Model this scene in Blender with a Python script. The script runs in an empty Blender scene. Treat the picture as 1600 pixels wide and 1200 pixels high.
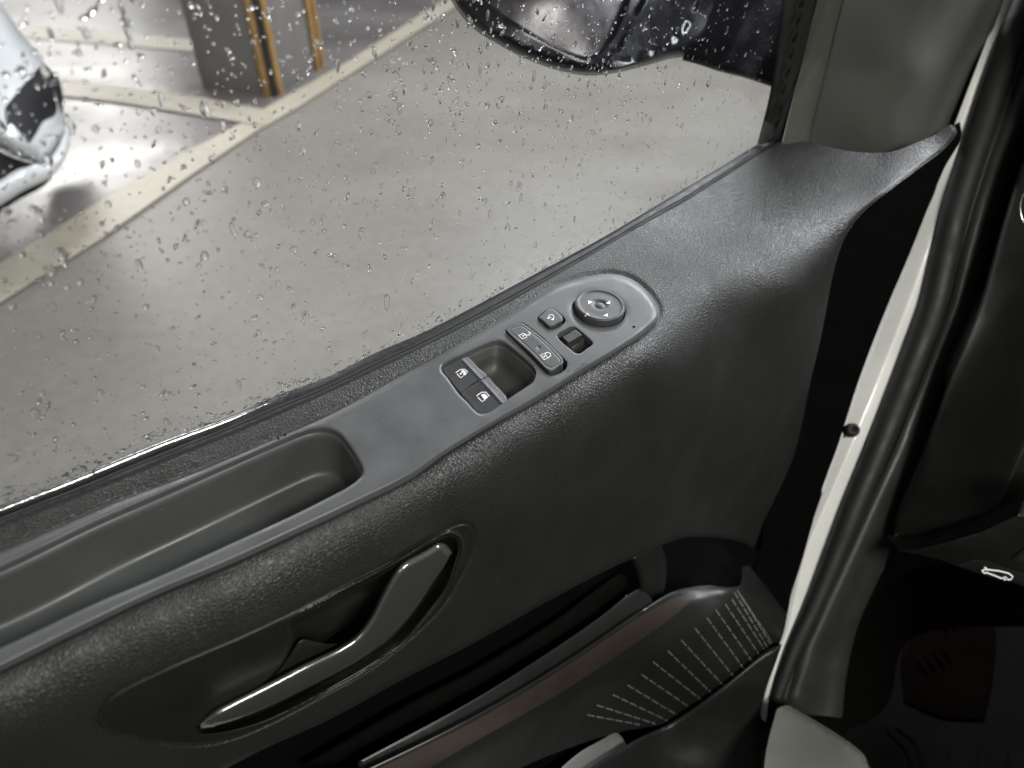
import bpy, math, random
import numpy as np
from mathutils import Vector
from mathutils.geometry import delaunay_2d_cdt

# ---------------------------------------------------------------- camera, world, lights, exposure
scene = bpy.context.scene
C = scene.collection
PITCH = math.radians(40.0)
cam_data = bpy.data.cameras.new("camera")
cam = bpy.data.objects.new("camera", cam_data)
C.objects.link(cam)
cam.location = (0, 0, 0)
cam.rotation_euler = (math.pi / 2 - PITCH, 0, 0)
cam_data.sensor_width = 36.0
cam_data.lens = 36.0 * 1150 / 1600
cam_data.clip_start = 0.01
cam_data.clip_end = 100
cam_data.dof.use_dof = True
cam_data.dof.focus_distance = 0.43
cam_data.dof.aperture_fstop = 7.0
scene.camera = cam
scene.view_settings.view_transform = 'Standard'
scene.view_settings.look = 'None'
scene.view_settings.exposure = 0.0
scene.view_settings.gamma = 1.0

world = bpy.data.worlds.new("World")
scene.world = world
world.use_nodes = True
world.node_tree.nodes["Background"].inputs[0].default_value = (0.92, 0.97, 1.0, 1)
world.node_tree.nodes["Background"].inputs[1].default_value = 0.05


def area(name, loc, target, sx, sy, power, col=(1, 1, 1)):
    d = bpy.data.lights.new(name, 'AREA')
    d.shape = 'RECTANGLE'
    d.size, d.size_y = sx, sy
    d.energy = power
    d.color = col
    o = bpy.data.objects.new(name, d)
    C.objects.link(o)
    o.location = loc
    v = Vector(target) - Vector(loc)
    o.rotation_euler = v.to_track_quat('-Z', 'Y').to_euler()
    return o


area("ceiling_light", (1.1, 3.4, 1.5), (0.9, 3.1, -1.2), 2.4, 0.9, 64, (0.95, 0.97, 1.0))
area("ceiling_light", (-1.6, 3.0, 1.75), (-1.4, 3.0, -1.2), 2.0, 0.8, 40, (0.98, 0.98, 1.0))
area("ceiling_light", (-6.4, 10.5, 1.9), (-2.2, 3.8, -1.2), 2.6, 1.4, 230, (1.0, 0.97, 0.94))
area("ceiling_light", (1.3, 5.4, 2.1), (0.2, 0.6, -0.25), 3.2, 1.0, 170, (0.92, 0.95, 1.0))  # unseen light added for the ledge sheen, aimed at the door
area("unseen_cabin_light", (0.75, -0.85, 0.95), (0.1, 0.3, -0.3), 0.8, 0.24, 29.0, (1.0, 0.985, 0.93))  # unseen strip for far-side window light, sized for the handle highlights
area("unseen_cabin_light", (-0.25, -1.3, 0.8), (0.2, 0.4, -0.4), 1.3, 0.6, 3.0, (1.0, 1.0, 0.93))  # unseen fill added to lift the dark door face
area("windscreen_light", (1.25, 1.25, 0.55), (0.33, 0.5, -0.25), 0.9, 0.7, 58.0, (0.92, 0.95, 1.0))

# ---------------------------------------------------------------- geometry helpers
F_PX = 1150.0
cP, sP = math.cos(PITCH), math.sin(PITCH)
AX = np.array([math.cos(math.radians(40)), math.sin(math.radians(40)), 0.0])   # along the door, forward
NX = np.array([-AX[1], AX[0], 0.0])                                          # out of the car
ZX = np.array([0, 0, 1.0])


def ray(p):
    p = np.atleast_2d(np.asarray(p, float))
    x = (p[:, 0] - 800) / F_PX
    u = (600 - p[:, 1]) / F_PX
    return np.stack([x, cP + u * sP, -sP + u * cP], 1)


def proj(X):
    X = np.atleast_2d(X)
    fw = X[:, 1] * cP - X[:, 2] * sP
    up = X[:, 1] * sP + X[:, 2] * cP
    return np.stack([800 + F_PX * X[:, 0] / fw, 600 - F_PX * up / fw], 1)


def depth_plane(p, dz=0.0):
    d = ray(p)
    return (-0.2775 + dz) / (d[:, 2] - 0.11 * (d @ NX))


def on_panel(p, dz=0.0):
    return ray(p) * depth_plane(p, dz)[:, None]


def st(s, t, dz=0.0):
    """door coordinates (along, outward) on the armrest plane to world"""
    s = np.asarray(s, float); t = np.asarray(t, float)
    z = -0.2775 + 0.11 * t + dz
    return s[..., None] * AX + t[..., None] * NX + z[..., None] * ZX


def ctrl_depth(c):
    p, kind, v = (c[0], c[1]), c[2], c[3]
    d = ray(p)[0]
    if kind == 'd':
        return v
    if kind == 'z':
        return v / d[2]
    if kind == 't':
        return v / (d @ NX)
    if kind == 's':
        return v / (d @ AX)
    if kind == 'P':
        return depth_plane(p, v)[0]


class TPS:
    """smooth surface: thin plate spline of inverse depth through control points"""
    def __init__(self, ctrls, smooth=0.0):
        self.x = np.array([[c[0], c[1]] for c in ctrls], float) / 1000
        w = np.array([1.0 / ctrl_depth(c) for c in ctrls])
        n = len(w)
        K = self.k(self.x, self.x) + smooth * np.eye(n)
        Pm = np.hstack([np.ones((n, 1)), self.x])
        A = np.zeros((n + 3, n + 3))
        A[:n, :n] = K; A[:n, n:] = Pm; A[n:, :n] = Pm.T
        self.c = np.linalg.solve(A, np.concatenate([w, np.zeros(3)]))

    @staticmethod
    def k(a, b):
        r2 = ((a[:, None, :] - b[None, :, :]) ** 2).sum(2)
        return 0.5 * r2 * np.log(r2 + 1e-12)

    def __call__(self, p):
        q = np.atleast_2d(np.asarray(p, float)) / 1000
        n = len(self.x)
        return 1.0 / (self.k(q, self.x) @ self.c[:n] + self.c[n] + q @ self.c[n + 1:])


def spl(pts, step=6.0, closed=False):
    """centripetal Catmull-Rom through 2D/3D points, resampled"""
    P = [np.asarray(p, float) for p in pts]
    n = len(P)
    out = []
    rng = n if closed else n - 1
    for i in range(rng):
        if closed:
            p0, p1, p2, p3 = P[(i - 1) % n], P[i], P[(i + 1) % n], P[(i + 2) % n]
        else:
            p1, p2 = P[i], P[i + 1]
            p0 = P[i - 1] if i > 0 else 2 * p1 - p2
            p3 = P[i + 2] if i + 2 < n else 2 * p2 - p1
        L = np.linalg.norm(p2 - p1)
        m = max(1, int(math.ceil(L / step)))
        t0 = 0
        t1 = t0 + max(np.linalg.norm(p1 - p0), 1e-6) ** 0.5
        t2 = t1 + max(np.linalg.norm(p2 - p1), 1e-6) ** 0.5
        t3 = t2 + max(np.linalg.norm(p3 - p2), 1e-6) ** 0.5
        for j in range(m):
            t = t1 + (t2 - t1) * j / m
            A1 = (t1 - t) / (t1 - t0) * p0 + (t - t0) / (t1 - t0) * p1
            A2 = (t2 - t) / (t2 - t1) * p1 + (t - t1) / (t2 - t1) * p2
            A3 = (t3 - t) / (t3 - t2) * p2 + (t - t2) / (t3 - t2) * p3
            B1 = (t2 - t) / (t2 - t0) * A1 + (t - t0) / (t2 - t0) * A2
            B2 = (t3 - t) / (t3 - t1) * A2 + (t - t1) / (t3 - t1) * A3
            out.append((t2 - t) / (t2 - t1) * B1 + (t - t1) / (t2 - t1) * B2)
    if not closed:
        out.append(P[-1])
    return np.array(out)


def seg(pts, step=6.0):
    """closed polygon with straight edges, resampled"""
    P = np.asarray(pts, float)
    out = []
    for i in range(len(P)):
        a, b = P[i], P[(i + 1) % len(P)]
        m = max(1, int(math.ceil(np.linalg.norm(b - a) / step)))
        for j in range(m):
            out.append(a + (b - a) * j / m)
    return np.array(out)


def chain(*parts, step=6.0):
    """closed outline out of splined runs (lists) joined by corners"""
    out = []
    for p in parts:
        out.append(spl(p, step) if len(p) > 1 else np.asarray(p, float))
    a = np.vstack(out)
    keep = [0]
    for i in range(1, len(a)):
        if np.linalg.norm(a[i] - a[keep[-1]]) > 0.3:
            keep.append(i)
    if np.linalg.norm(a[keep[-1]] - a[0]) < 0.3:
        keep.pop()
    a = a[keep]
    return seg(a, step)


def dist_line(P, L, closed=False):
    P = np.atleast_2d(P)
    A = np.asarray(L, float)
    B = np.roll(A, -1, 0) if closed else A[1:]
    if not closed:
        A = A[:-1]
    D = B - A
    LL = (D ** 2).sum(1) + 1e-12
    out = np.empty(len(P))
    for i in range(0, len(P), 4000):
        Q = P[i:i + 4000]
        R = Q[:, None, :] - A[None]
        t = np.clip((R * D[None]).sum(2) / LL, 0, 1)
        E = R - t[..., None] * D[None]
        out[i:i + 4000] = np.sqrt((E ** 2).sum(2).min(1))
    return out


def inside(P, poly):
    P = np.atleast_2d(P)
    x, y = P[:, 0], P[:, 1]
    r = np.zeros(len(P), bool)
    px, py = poly[:, 0], poly[:, 1]
    qx, qy = np.roll(px, -1), np.roll(py, -1)
    for i in range(len(poly)):
        c = (py[i] > y) != (qy[i] > y)
        if c.any():
            xi = (qx[i] - px[i]) * (y - py[i]) / (qy[i] - py[i] + 1e-15) + px[i]
            r ^= c & (x < xi)
    return r


WLOC = {}


def thing(name, label, cat, loc, group=None, kind=None):
    o = bpy.data.objects.new(name, None)
    o.empty_display_size = 0.05
    C.objects.link(o)
    o.location = loc
    o['label'] = label; o['category'] = cat
    if group: o['group'] = group
    if kind: o['kind'] = kind
    WLOC[o.name] = np.array(loc, float)
    return o


def link(name, verts, faces, mat, parent=None, normals=None, smooth=True, kind=None, label=None):
    verts = np.asarray(verts, float)
    c = verts.mean(0)
    me = bpy.data.meshes.new(name)
    me.from_pydata((verts - c).tolist(), [], [list(map(int, f)) for f in faces])
    me.update()
    if smooth:
        me.polygons.foreach_set('use_smooth', [True] * len(me.polygons))
    if normals is not None:
        me.normals_split_custom_set_from_vertices([tuple(v) for v in normals])
    me.materials.append(mat)
    o = bpy.data.objects.new(name, me)
    C.objects.link(o)
    if parent is not None:
        o.parent = parent
        o.location = c - WLOC[parent.name]
    else:
        o.location = c
    WLOC[o.name] = c
    if kind: o['kind'] = kind
    if label: o['label'] = label
    return o


def patch(name, depth, outline, mat, parent=None, holes=(), step=10.0, rings=(1.5, 4, 8), back=None, back_holes=None,
          kind=None, relief=None, label=None):
    """a surface seen from the camera: outline in photograph pixels, depth(p) gives metres; relief(p) adds to depth"""
    outline = np.asarray(outline, float)
    holes = [np.asarray(h, float) for h in holes]
    fn = (lambda p: depth(p) + relief(p)) if relief else depth
    loops = [outline] + holes
    bound = np.vstack(loops)
    pts = [bound]
    edges = []
    o = 0
    for L in loops:
        n = len(L)
        edges += [(o + i, o + (i + 1) % n) for i in range(n)]
        o += n

    def dmin(P):
        d = np.full(len(P), 1e9)
        for L in loops:
            d = np.minimum(d, dist_line(P, L, True))
        return d

    def ok(P):
        m = inside(P, outline)
        for h in holes:
            m &= ~inside(P, h)
        return m
    for r in rings:
        for L in loops:
            T = np.roll(L, -1, 0) - np.roll(L, 1, 0)
            T /= np.linalg.norm(T, axis=1)[:, None] + 1e-12
            N = np.stack([-T[:, 1], T[:, 0]], 1)
            for sg in (1, -1):
                Q = L + sg * r * N
                Q = Q[ok(Q)]
                if len(Q):
                    Q = Q[dmin(Q) > 0.93 * r]
                    pts.append(Q)
    lo, hi = outline.min(0), outline.max(0)
    gx, gy = np.meshgrid(np.arange(lo[0] + step / 2, hi[0], step), np.arange(lo[1] + step / 2, hi[1], step))
    gx[1::2] += step / 2
    G = np.stack([gx.ravel(), gy.ravel()], 1)
    G = G[ok(G)]
    if len(G):
        G = G[dmin(G) > (max(rings) if rings else 0) + step * 0.35]
        pts.append(G)
    P = np.vstack(pts)
    res = delaunay_2d_cdt([Vector(v) for v in P.tolist()], edges, [], 0, 1e-4)
    V = np.array([tuple(v) for v in res[0]])
    T = np.array([list(f) for f in res[2]])
    cen = V[T].mean(1)
    T = T[ok(cen)]
    a, b, c_ = V[T[:, 0]], V[T[:, 1]], V[T[:, 2]]
    ar = (b[:, 0] - a[:, 0]) * (c_[:, 1] - a[:, 1]) - (b[:, 1] - a[:, 1]) * (c_[:, 0] - a[:, 0])
    T = T[np.abs(ar) > 1e-6]; ar = ar[np.abs(ar) > 1e-6]
    T[ar > 0] = T[ar > 0][:, ::-1]
    F = lambda p: ray(p) * fn(p)[:, None]
    X = F(V)
    e = 0.4
    nx = F(V + [e, 0]) - F(V - [e, 0]); ny = F(V + [0, e]) - F(V - [0, e])
    N = -np.cross(nx, ny)
    flip = (N * X).sum(1) > 0
    N[flip] *= -1
    N /= np.linalg.norm(N, axis=1)[:, None] + 1e-12
    verts = [X]; faces = T.tolist(); norms = [N]
    base = len(X)

    def skirt(L, vec, rev):
        nonlocal base
        n = len(L)
        A = F(L)
        vec = np.asarray(vec, float)
        if vec.ndim == 0:
            rr = ray(L); B = A + rr / np.linalg.norm(rr, axis=1)[:, None] * float(vec)
        else:
            B = A + vec
        verts.append(A); verts.append(B); norms.append(np.zeros((2 * n, 3)))
        for i in range(n):
            j = (i + 1) % n
            f = [base + i, base + j, base + n + j, base + n + i]
            faces.append(f[::-1] if rev else f)
        base += 2 * n
    if back is not None:
        skirt(outline, back, False)
    if back_holes is not None:
        for h in holes:
            skirt(h, back_holes, True)
    return link(name, np.vstack(verts), faces, mat, parent, np.vstack(norms), True, kind, label)


def loft(name, rings, mat, parent=None, closed=True, cap_start=False, cap_end=False, **kw):
    """rings: list of (n,3) arrays"""
    n = len(rings[0])
    V = np.vstack(rings)
    faces = []
    for r in range(len(rings) - 1):
        for i in range(n if closed else n - 1):
            j = (i + 1) % n
            faces.append([r * n + i, r * n + j, (r + 1) * n + j, (r + 1) * n + i])
    if cap_start: faces.append(list(range(n))[::-1])
    if cap_end: faces.append([(len(rings) - 1) * n + i for i in range(n)])
    return link(name, V, faces, mat, parent, None, True, **kw)


def tube(name, pts, rad, mat, parent=None, n=14, step=0.006, flat=1.0, **kw):
    P = spl(pts, step)
    m = len(P)
    if np.ndim(rad) == 0:
        R = np.full(m, float(rad))
    else:
        R = np.interp(np.linspace(0, 1, m), np.linspace(0, 1, len(rad)), rad)
    T = np.gradient(P, axis=0); T /= np.linalg.norm(T, axis=1)[:, None]
    rings = []
    for i in range(m):
        v = P[i] / (np.linalg.norm(P[i]) + 1e-9)
        u = np.cross(T[i], v); u /= np.linalg.norm(u)
        w = np.cross(T[i], u)
        an = np.linspace(0, 2 * math.pi, n, endpoint=False)
        rings.append(P[i] + R[i] * (np.cos(an)[:, None] * u + flat * np.sin(an)[:, None] * w))
    return loft(name, rings, mat, parent, cap_start=True, cap_end=True, **kw)


def px3(pts, depth):
    pts = np.asarray(pts, float)
    d = depth(pts) if callable(depth) else np.full(len(pts), float(depth))
    return ray(pts) * d[:, None]


def solid(name, top, down, mat, parent=None, bevel=0.0006, dome=0.0, n_bev=3, **kw):
    """button-like solid: closed 3D outline `top`, extruded by vector `down`, rounded top edge"""
    top = np.asarray(top, float)
    c = top.mean(0)
    up = -np.asarray(down, float); H = np.linalg.norm(up); up = up / H
    T = np.roll(top, -1, 0) - np.roll(top, 1, 0); T /= np.linalg.norm(T, axis=1)[:, None] + 1e-12
    N = np.cross(T, up)
    if ((top - c) * N).sum() > 0: N = -N           # inward
    rings = [top - up * H, top - up * bevel]
    for k in range(1, n_bev + 1):
        a = math.pi / 2 * k / n_bev
        rings.append(top + N * bevel * (1 - math.cos(a)) - up * bevel * (1 - math.sin(a)))
    last = rings[-1]
    for q in (0.93, 0.75, 0.5, 0.25, 0.02):
        rings.append(c + (last - c) * q + up * dome * (1 - q * q))
    return loft(name, rings, mat, parent, cap_end=True, **kw)


def strokes(name, lines, width, to3d, mat, parent, closed=(), fills=(), lift=0.00012):
    """printed marks: ribbons and fills in photograph pixels, laid on a surface"""
    V, Fc = [], []
    cn = ray([lines[0][0] if lines else fills[0][0]])[0]
    cn = -cn / np.linalg.norm(cn) * lift
    for k, L in enumerate(lines):
        L = np.asarray(L, float)
        if k in closed: L = np.vstack([L, L[:1]])
        T = np.gradient(L, axis=0)
        if k in closed: T[0] = T[-1] = L[1] - L[-2]
        T /= np.linalg.norm(T, axis=1)[:, None] + 1e-9
        N = np.stack([-T[:, 1], T[:, 0]], 1) * width / 2
        b = len(V)
        for a in to3d(L + N) + cn: V.append(a)
        m = len(L)
        for a in to3d(L - N) + cn: V.append(a)
        for i in range(m - 1): Fc.append([b + i, b + i + 1, b + m + i + 1, b + m + i])
    for Fl in fills:
        b = len(V)
        for a in to3d(np.asarray(Fl, float)) + cn * 1.3: V.append(a)
        Fc.append(list(range(b, b + len(Fl))))
    return link(name, np.array(V), Fc, mat, parent, smooth=False)


# ---------------------------------------------------------------- materials
def mat_new(name):
    m = bpy.data.materials.new(name)
    m.use_nodes = True
    return m, m.node_tree, m.node_tree.nodes["Principled BSDF"]


def plastic(name, col, rough=0.45, grain=None, gstr=0.15, gdist=0.0002, vary=0.15, vscale=25, metallic=0.0, spec=0.5, coat=0.0,
            rvary=0.08, dust=0.0):
    m, nt, b = mat_new(name)
    N, L = nt.nodes, nt.links
    tc = N.new('ShaderNodeTexCoord')
    nz = N.new('ShaderNodeTexNoise'); nz.inputs['Scale'].default_value = vscale; nz.inputs['Detail'].default_value = 6
    nz.inputs['Roughness'].default_value = 0.6
    L.new(tc.outputs['Object'], nz.inputs['Vector'])
    mr = N.new('ShaderNodeMapRange')
    mr.inputs['From Min'].default_value = 0.3; mr.inputs['From Max'].default_value = 0.7
    mr.inputs['To Min'].default_value = 1 - vary; mr.inputs['To Max'].default_value = 1 + vary
    L.new(nz.outputs['Fac'], mr.inputs['Value'])
    mx = N.new('ShaderNodeVectorMath'); mx.operation = 'SCALE'
    mx.inputs[0].default_value = col
    L.new(mr.outputs['Result'], mx.inputs['Scale'])
    colout = mx.outputs[0]
    if dust:
        vo = N.new('ShaderNodeTexVoronoi'); vo.inputs['Scale'].default_value = 260
        L.new(tc.outputs['Object'], vo.inputs['Vector'])
        lt = N.new('ShaderNodeMath'); lt.operation = 'LESS_THAN'; lt.inputs[1].default_value = 0.055
        L.new(vo.outputs['Distance'], lt.inputs[0])
        sp = N.new('ShaderNodeSeparateColor'); L.new(vo.outputs['Color'], sp.inputs[0])
        gt = N.new('ShaderNodeMath'); gt.operation = 'LESS_THAN'; gt.inputs[1].default_value = dust
        L.new(sp.outputs[0], gt.inputs[0])
        mu = N.new('ShaderNodeMath'); mu.operation = 'MULTIPLY'
        L.new(lt.outputs[0], mu.inputs[0]); L.new(gt.outputs[0], mu.inputs[1])
        mc = N.new('ShaderNodeMix'); mc.data_type = 'RGBA'
        L.new(mu.outputs[0], mc.inputs['Factor']); L.new(colout, mc.inputs['A'])
        mc.inputs['B'].default_value = (0.35, 0.34, 0.31, 1)
        colout = mc.outputs['Result']
    L.new(colout, b.inputs['Base Color'])
    r2 = N.new('ShaderNodeMapRange')
    r2.inputs['From Min'].default_value = 0.3; r2.inputs['From Max'].default_value = 0.7
    r2.inputs['To Min'].default_value = rough - rvary; r2.inputs['To Max'].default_value = rough + rvary
    n2 = N.new('ShaderNodeTexNoise'); n2.inputs['Scale'].default_value = vscale * 2.3; n2.inputs['Detail'].default_value = 8
    L.new(tc.outputs['Object'], n2.inputs['Vector']); L.new(n2.outputs['Fac'], r2.inputs['Value'])
    L.new(r2.outputs['Result'], b.inputs['Roughness'])
    b.inputs['Metallic'].default_value = metallic
    b.inputs['Specular IOR Level'].default_value = spec
    b.inputs['Coat Weight'].default_value = coat
    if grain:
        if grain[0] == 'leather':
            # warped cells: raised pebbles with creases between
            nw = N.new('ShaderNodeTexNoise'); nw.inputs['Scale'].default_value = grain[1] * 0.6
            L.new(tc.outputs['Object'], nw.inputs['Vector'])
            ad = N.new('ShaderNodeVectorMath'); ad.operation = 'MULTIPLY_ADD'
            sb = N.new('ShaderNodeVectorMath'); sb.operation = 'SUBTRACT'; sb.inputs[1].default_value = (0.5, 0.5, 0.5)
            L.new(nw.outputs['Color'], sb.inputs[0])
            k = 0.9 / grain[1]
            ad.inputs[1].default_value = (k, k, k)
            L.new(sb.outputs[0], ad.inputs[0]); L.new(tc.outputs['Object'], ad.inputs[2])
            vo = N.new('ShaderNodeTexVoronoi'); vo.feature = 'DISTANCE_TO_EDGE'; vo.inputs['Scale'].default_value = grain[1]
            vo.inputs['Randomness'].default_value = 1.0
            L.new(ad.outputs[0], vo.inputs['Vector'])
            m2 = N.new('ShaderNodeMapRange'); m2.interpolation_type = 'SMOOTHSTEP'
            m2.inputs['From Min'].default_value = 0.0; m2.inputs['From Max'].default_value = 0.33
            L.new(vo.outputs['Distance'], m2.inputs['Value'])
            n3 = N.new('ShaderNodeTexNoise'); n3.inputs['Scale'].default_value = grain[1] * 1.1; n3.inputs['Detail'].default_value = 3
            L.new(tc.outputs['Object'], n3.inputs['Vector'])
            mm = N.new('ShaderNodeMath'); mm.operation = 'MULTIPLY_ADD'; mm.inputs[1].default_value = 0.8
            L.new(n3.outputs['Fac'], mm.inputs[0]); L.new(m2.outputs['Result'], mm.inputs[2])
            h = mm.outputs[0]
        else:
            n3 = N.new('ShaderNodeTexNoise'); n3.inputs['Scale'].default_value = grain[1]; n3.inputs['Detail'].default_value = 4
            L.new(tc.outputs['Object'], n3.inputs['Vector'])
            h = n3.outputs['Fac']
        bp = N.new('ShaderNodeBump'); bp.inputs['Strength'].default_value = gstr; bp.inputs['Distance'].default_value = gdist
        L.new(h, bp.inputs['Height'])
        L.new(bp.outputs['Normal'], b.inputs['Normal'])
    return m


M = {}
M['leather'] = plastic('grained_soft_trim', (0.018, 0.019, 0.017), 0.46, ('leather', 620), 0.65, 0.00029, 0.04, 12, dust=0.014)
M['panel'] = plastic('satin_grey_plastic', (0.076, 0.079, 0.081), 0.42, ('noise', 2500), 0.12, 0.00005, 0.16, 22, dust=0.03, rvary=0.13)
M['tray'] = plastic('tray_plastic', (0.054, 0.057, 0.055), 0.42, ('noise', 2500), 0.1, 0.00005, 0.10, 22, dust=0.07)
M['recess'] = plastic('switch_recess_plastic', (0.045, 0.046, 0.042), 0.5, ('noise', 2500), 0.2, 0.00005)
M['switch'] = plastic('speckled_black_switch', (0.016, 0.016, 0.018), 0.42, ('noise', 3200), 0.9, 0.00008, 0.1)
M['button'] = plastic('grey_button', (0.045, 0.045, 0.047), 0.42, ('noise', 3200), 0.8, 0.00008, 0.1)
M['button_side'] = plastic('dark_button_side', (0.03, 0.03, 0.027), 0.35)
M['hard'] = plastic('hard_black_plastic', (0.013, 0.014, 0.012), 0.40, ('noise', 1600), 0.35, 0.0001, 0.15, 14, dust=0.012)
M['cup'] = plastic('glossy_cup_plastic', (0.018, 0.018, 0.016), 0.3, None, rvary=0.03, spec=0.9)
M['handle'] = plastic('satin_silver_handle', (0.46, 0.46, 0.445), 0.17, ('noise', 1500), 0.03, 0.00005, 0.04, 10, metallic=0.9, rvary=0.02)
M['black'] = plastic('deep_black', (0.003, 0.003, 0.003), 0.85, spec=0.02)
M['rubber'] = plastic('black_rubber', (0.011, 0.011, 0.011), 0.6, ('noise', 900), 0.2, 0.0002, 0.2, 30)
M['wet_rubber'] = plastic('wet_black_moulding', (0.009, 0.009, 0.012), 0.42, ('noise', 200), 0.15, 0.0006, 0.2, 60, spec=0.35)
M['chrome'] = plastic('wet_bright_moulding', (0.55, 0.53, 0.54), 0.2, ('noise', 250), 0.35, 0.0008, 0.2, 60, metallic=0.9)
M['olive'] = plastic('window_channel_grey', (0.075, 0.075, 0.064), 0.5, ('noise', 1500), 0.2, 0.0001)
M['pillar'] = plastic('pillar_trim_grey', (0.068, 0.070, 0.062), 0.5, ('noise', 1300), 0.35, 0.0001, 0.08, 8)
M['white'] = plastic('white_body_paint', (0.82, 0.82, 0.78), 0.28, None, vary=0.1, vscale=9, coat=0.6)
M['sill'] = plastic('grey_sill_plastic', (0.13, 0.13, 0.115), 0.5, ('noise', 900), 0.3, 0.0002)
M['kick'] = plastic('kick_panel_plastic', (0.028, 0.029, 0.025), 0.45, ('noise', 900), 0.3, 0.0002)
M['red_glint'] = plastic('painted_red_glint', (0.031, 0.022, 0.018), 0.5, ('noise', 800), 0.4, 0.0002, 0.2, 12)  # reddish reflection put into the colour
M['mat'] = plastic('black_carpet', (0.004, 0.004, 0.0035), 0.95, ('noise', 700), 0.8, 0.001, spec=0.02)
M['rust'] = plastic('worn_red_brown_rubber', (0.0028, 0.0012, 0.0008), 0.95, ('noise', 300), 0.5, 0.001, 0.5, 14, spec=0.03)
M['print'] = plastic('white_print', (0.80, 0.80, 0.78), 0.5, vary=0.02)
M['backlit'] = plastic('backlit_white_print', (0.8, 0.8, 0.78), 0.5, vary=0.02)
M['backlit'].node_tree.nodes['Principled BSDF'].inputs['Emission Color'].default_value = (1, 1, 0.94, 1)
M['backlit'].node_tree.nodes['Principled BSDF'].inputs['Emission Strength'].default_value = 0.7
M['print_dim'] = plastic('dotted_perforation', (0.17, 0.17, 0.155), 0.55, vary=0.3, vscale=90)
M['card'] = plastic('grey_plastic_box', (0.16, 0.165, 0.155), 0.45, vary=0.15)
M['specks'] = plastic('pale_dust', (0.38, 0.35, 0.28), 0.8, vary=0.3)
M['car_white'] = plastic('parked_car_paint', (0.72, 0.74, 0.76), 0.22, None, vary=0.02, vscale=2, coat=0.7)
M['car_black'] = plastic('parked_car_black', (0.006, 0.006, 0.009), 0.5, spec=0.2)
M['conc'] = plastic('concrete_column', (0.22, 0.21, 0.205), 0.7, ('noise', 30), 0.3, 0.004, 0.12, 5)
M['amber'] = plastic('amber_guard', (0.44, 0.26, 0.09), 0.5, None, vary=0.3, vscale=18)
M['guard_black'] = plastic('black_guard', (0.02, 0.018, 0.018), 0.5)
M['mirror_shell'] = plastic('mirror_shell', (0.010, 0.010, 0.015), 0.25, None, vary=0.1)
M['mirror_glass'] = plastic('mirror_glass', (0.15, 0.14, 0.15), 0.38, ('noise', 55), 0.25, 0.002, 0.05, 40, metallic=1.0)


def glass_mat():
    m = bpy.data.materials.new('window_glass')
    m.use_nodes = True
    nt = m.node_tree; N, L = nt.nodes, nt.links
    N.clear()
    out = N.new('ShaderNodeOutputMaterial')
    tr = N.new('ShaderNodeBsdfTransparent'); tr.inputs[0].default_value = (0.965, 0.97, 0.965, 1)
    gl = N.new('ShaderNodeBsdfGlossy'); gl.inputs['Roughness'].default_value = 0.02
    fr = N.new('ShaderNodeFresnel')
    ge = N.new('ShaderNodeNewGeometry')
    io = N.new('ShaderNodeMapRange'); io.inputs['To Min'].default_value = 1.45; io.inputs['To Max'].default_value = 1 / 1.45
    L.new(ge.outputs['Backfacing'], io.inputs['Value']); L.new(io.outputs['Result'], fr.inputs[0])
    mx = N.new('ShaderNodeMixShader')
    L.new(fr.outputs[0], mx.inputs[0]); L.new(tr.outputs[0], mx.inputs[1]); L.new(gl.outputs[0], mx.inputs[2])
    L.new(mx.outputs[0], out.inputs[0])
    return m


def water_mat():
    m, nt, b = mat_new('rain_water')
    b.inputs['Base Color'].default_value = (1, 1, 1, 1)
    b.inputs['Roughness'].default_value = 0.0
    b.inputs['IOR'].default_value = 1.33
    b.inputs['Transmission Weight'].default_value = 1.0
    return m


M['glass'] = glass_mat()
M['water'] = water_mat()


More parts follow.
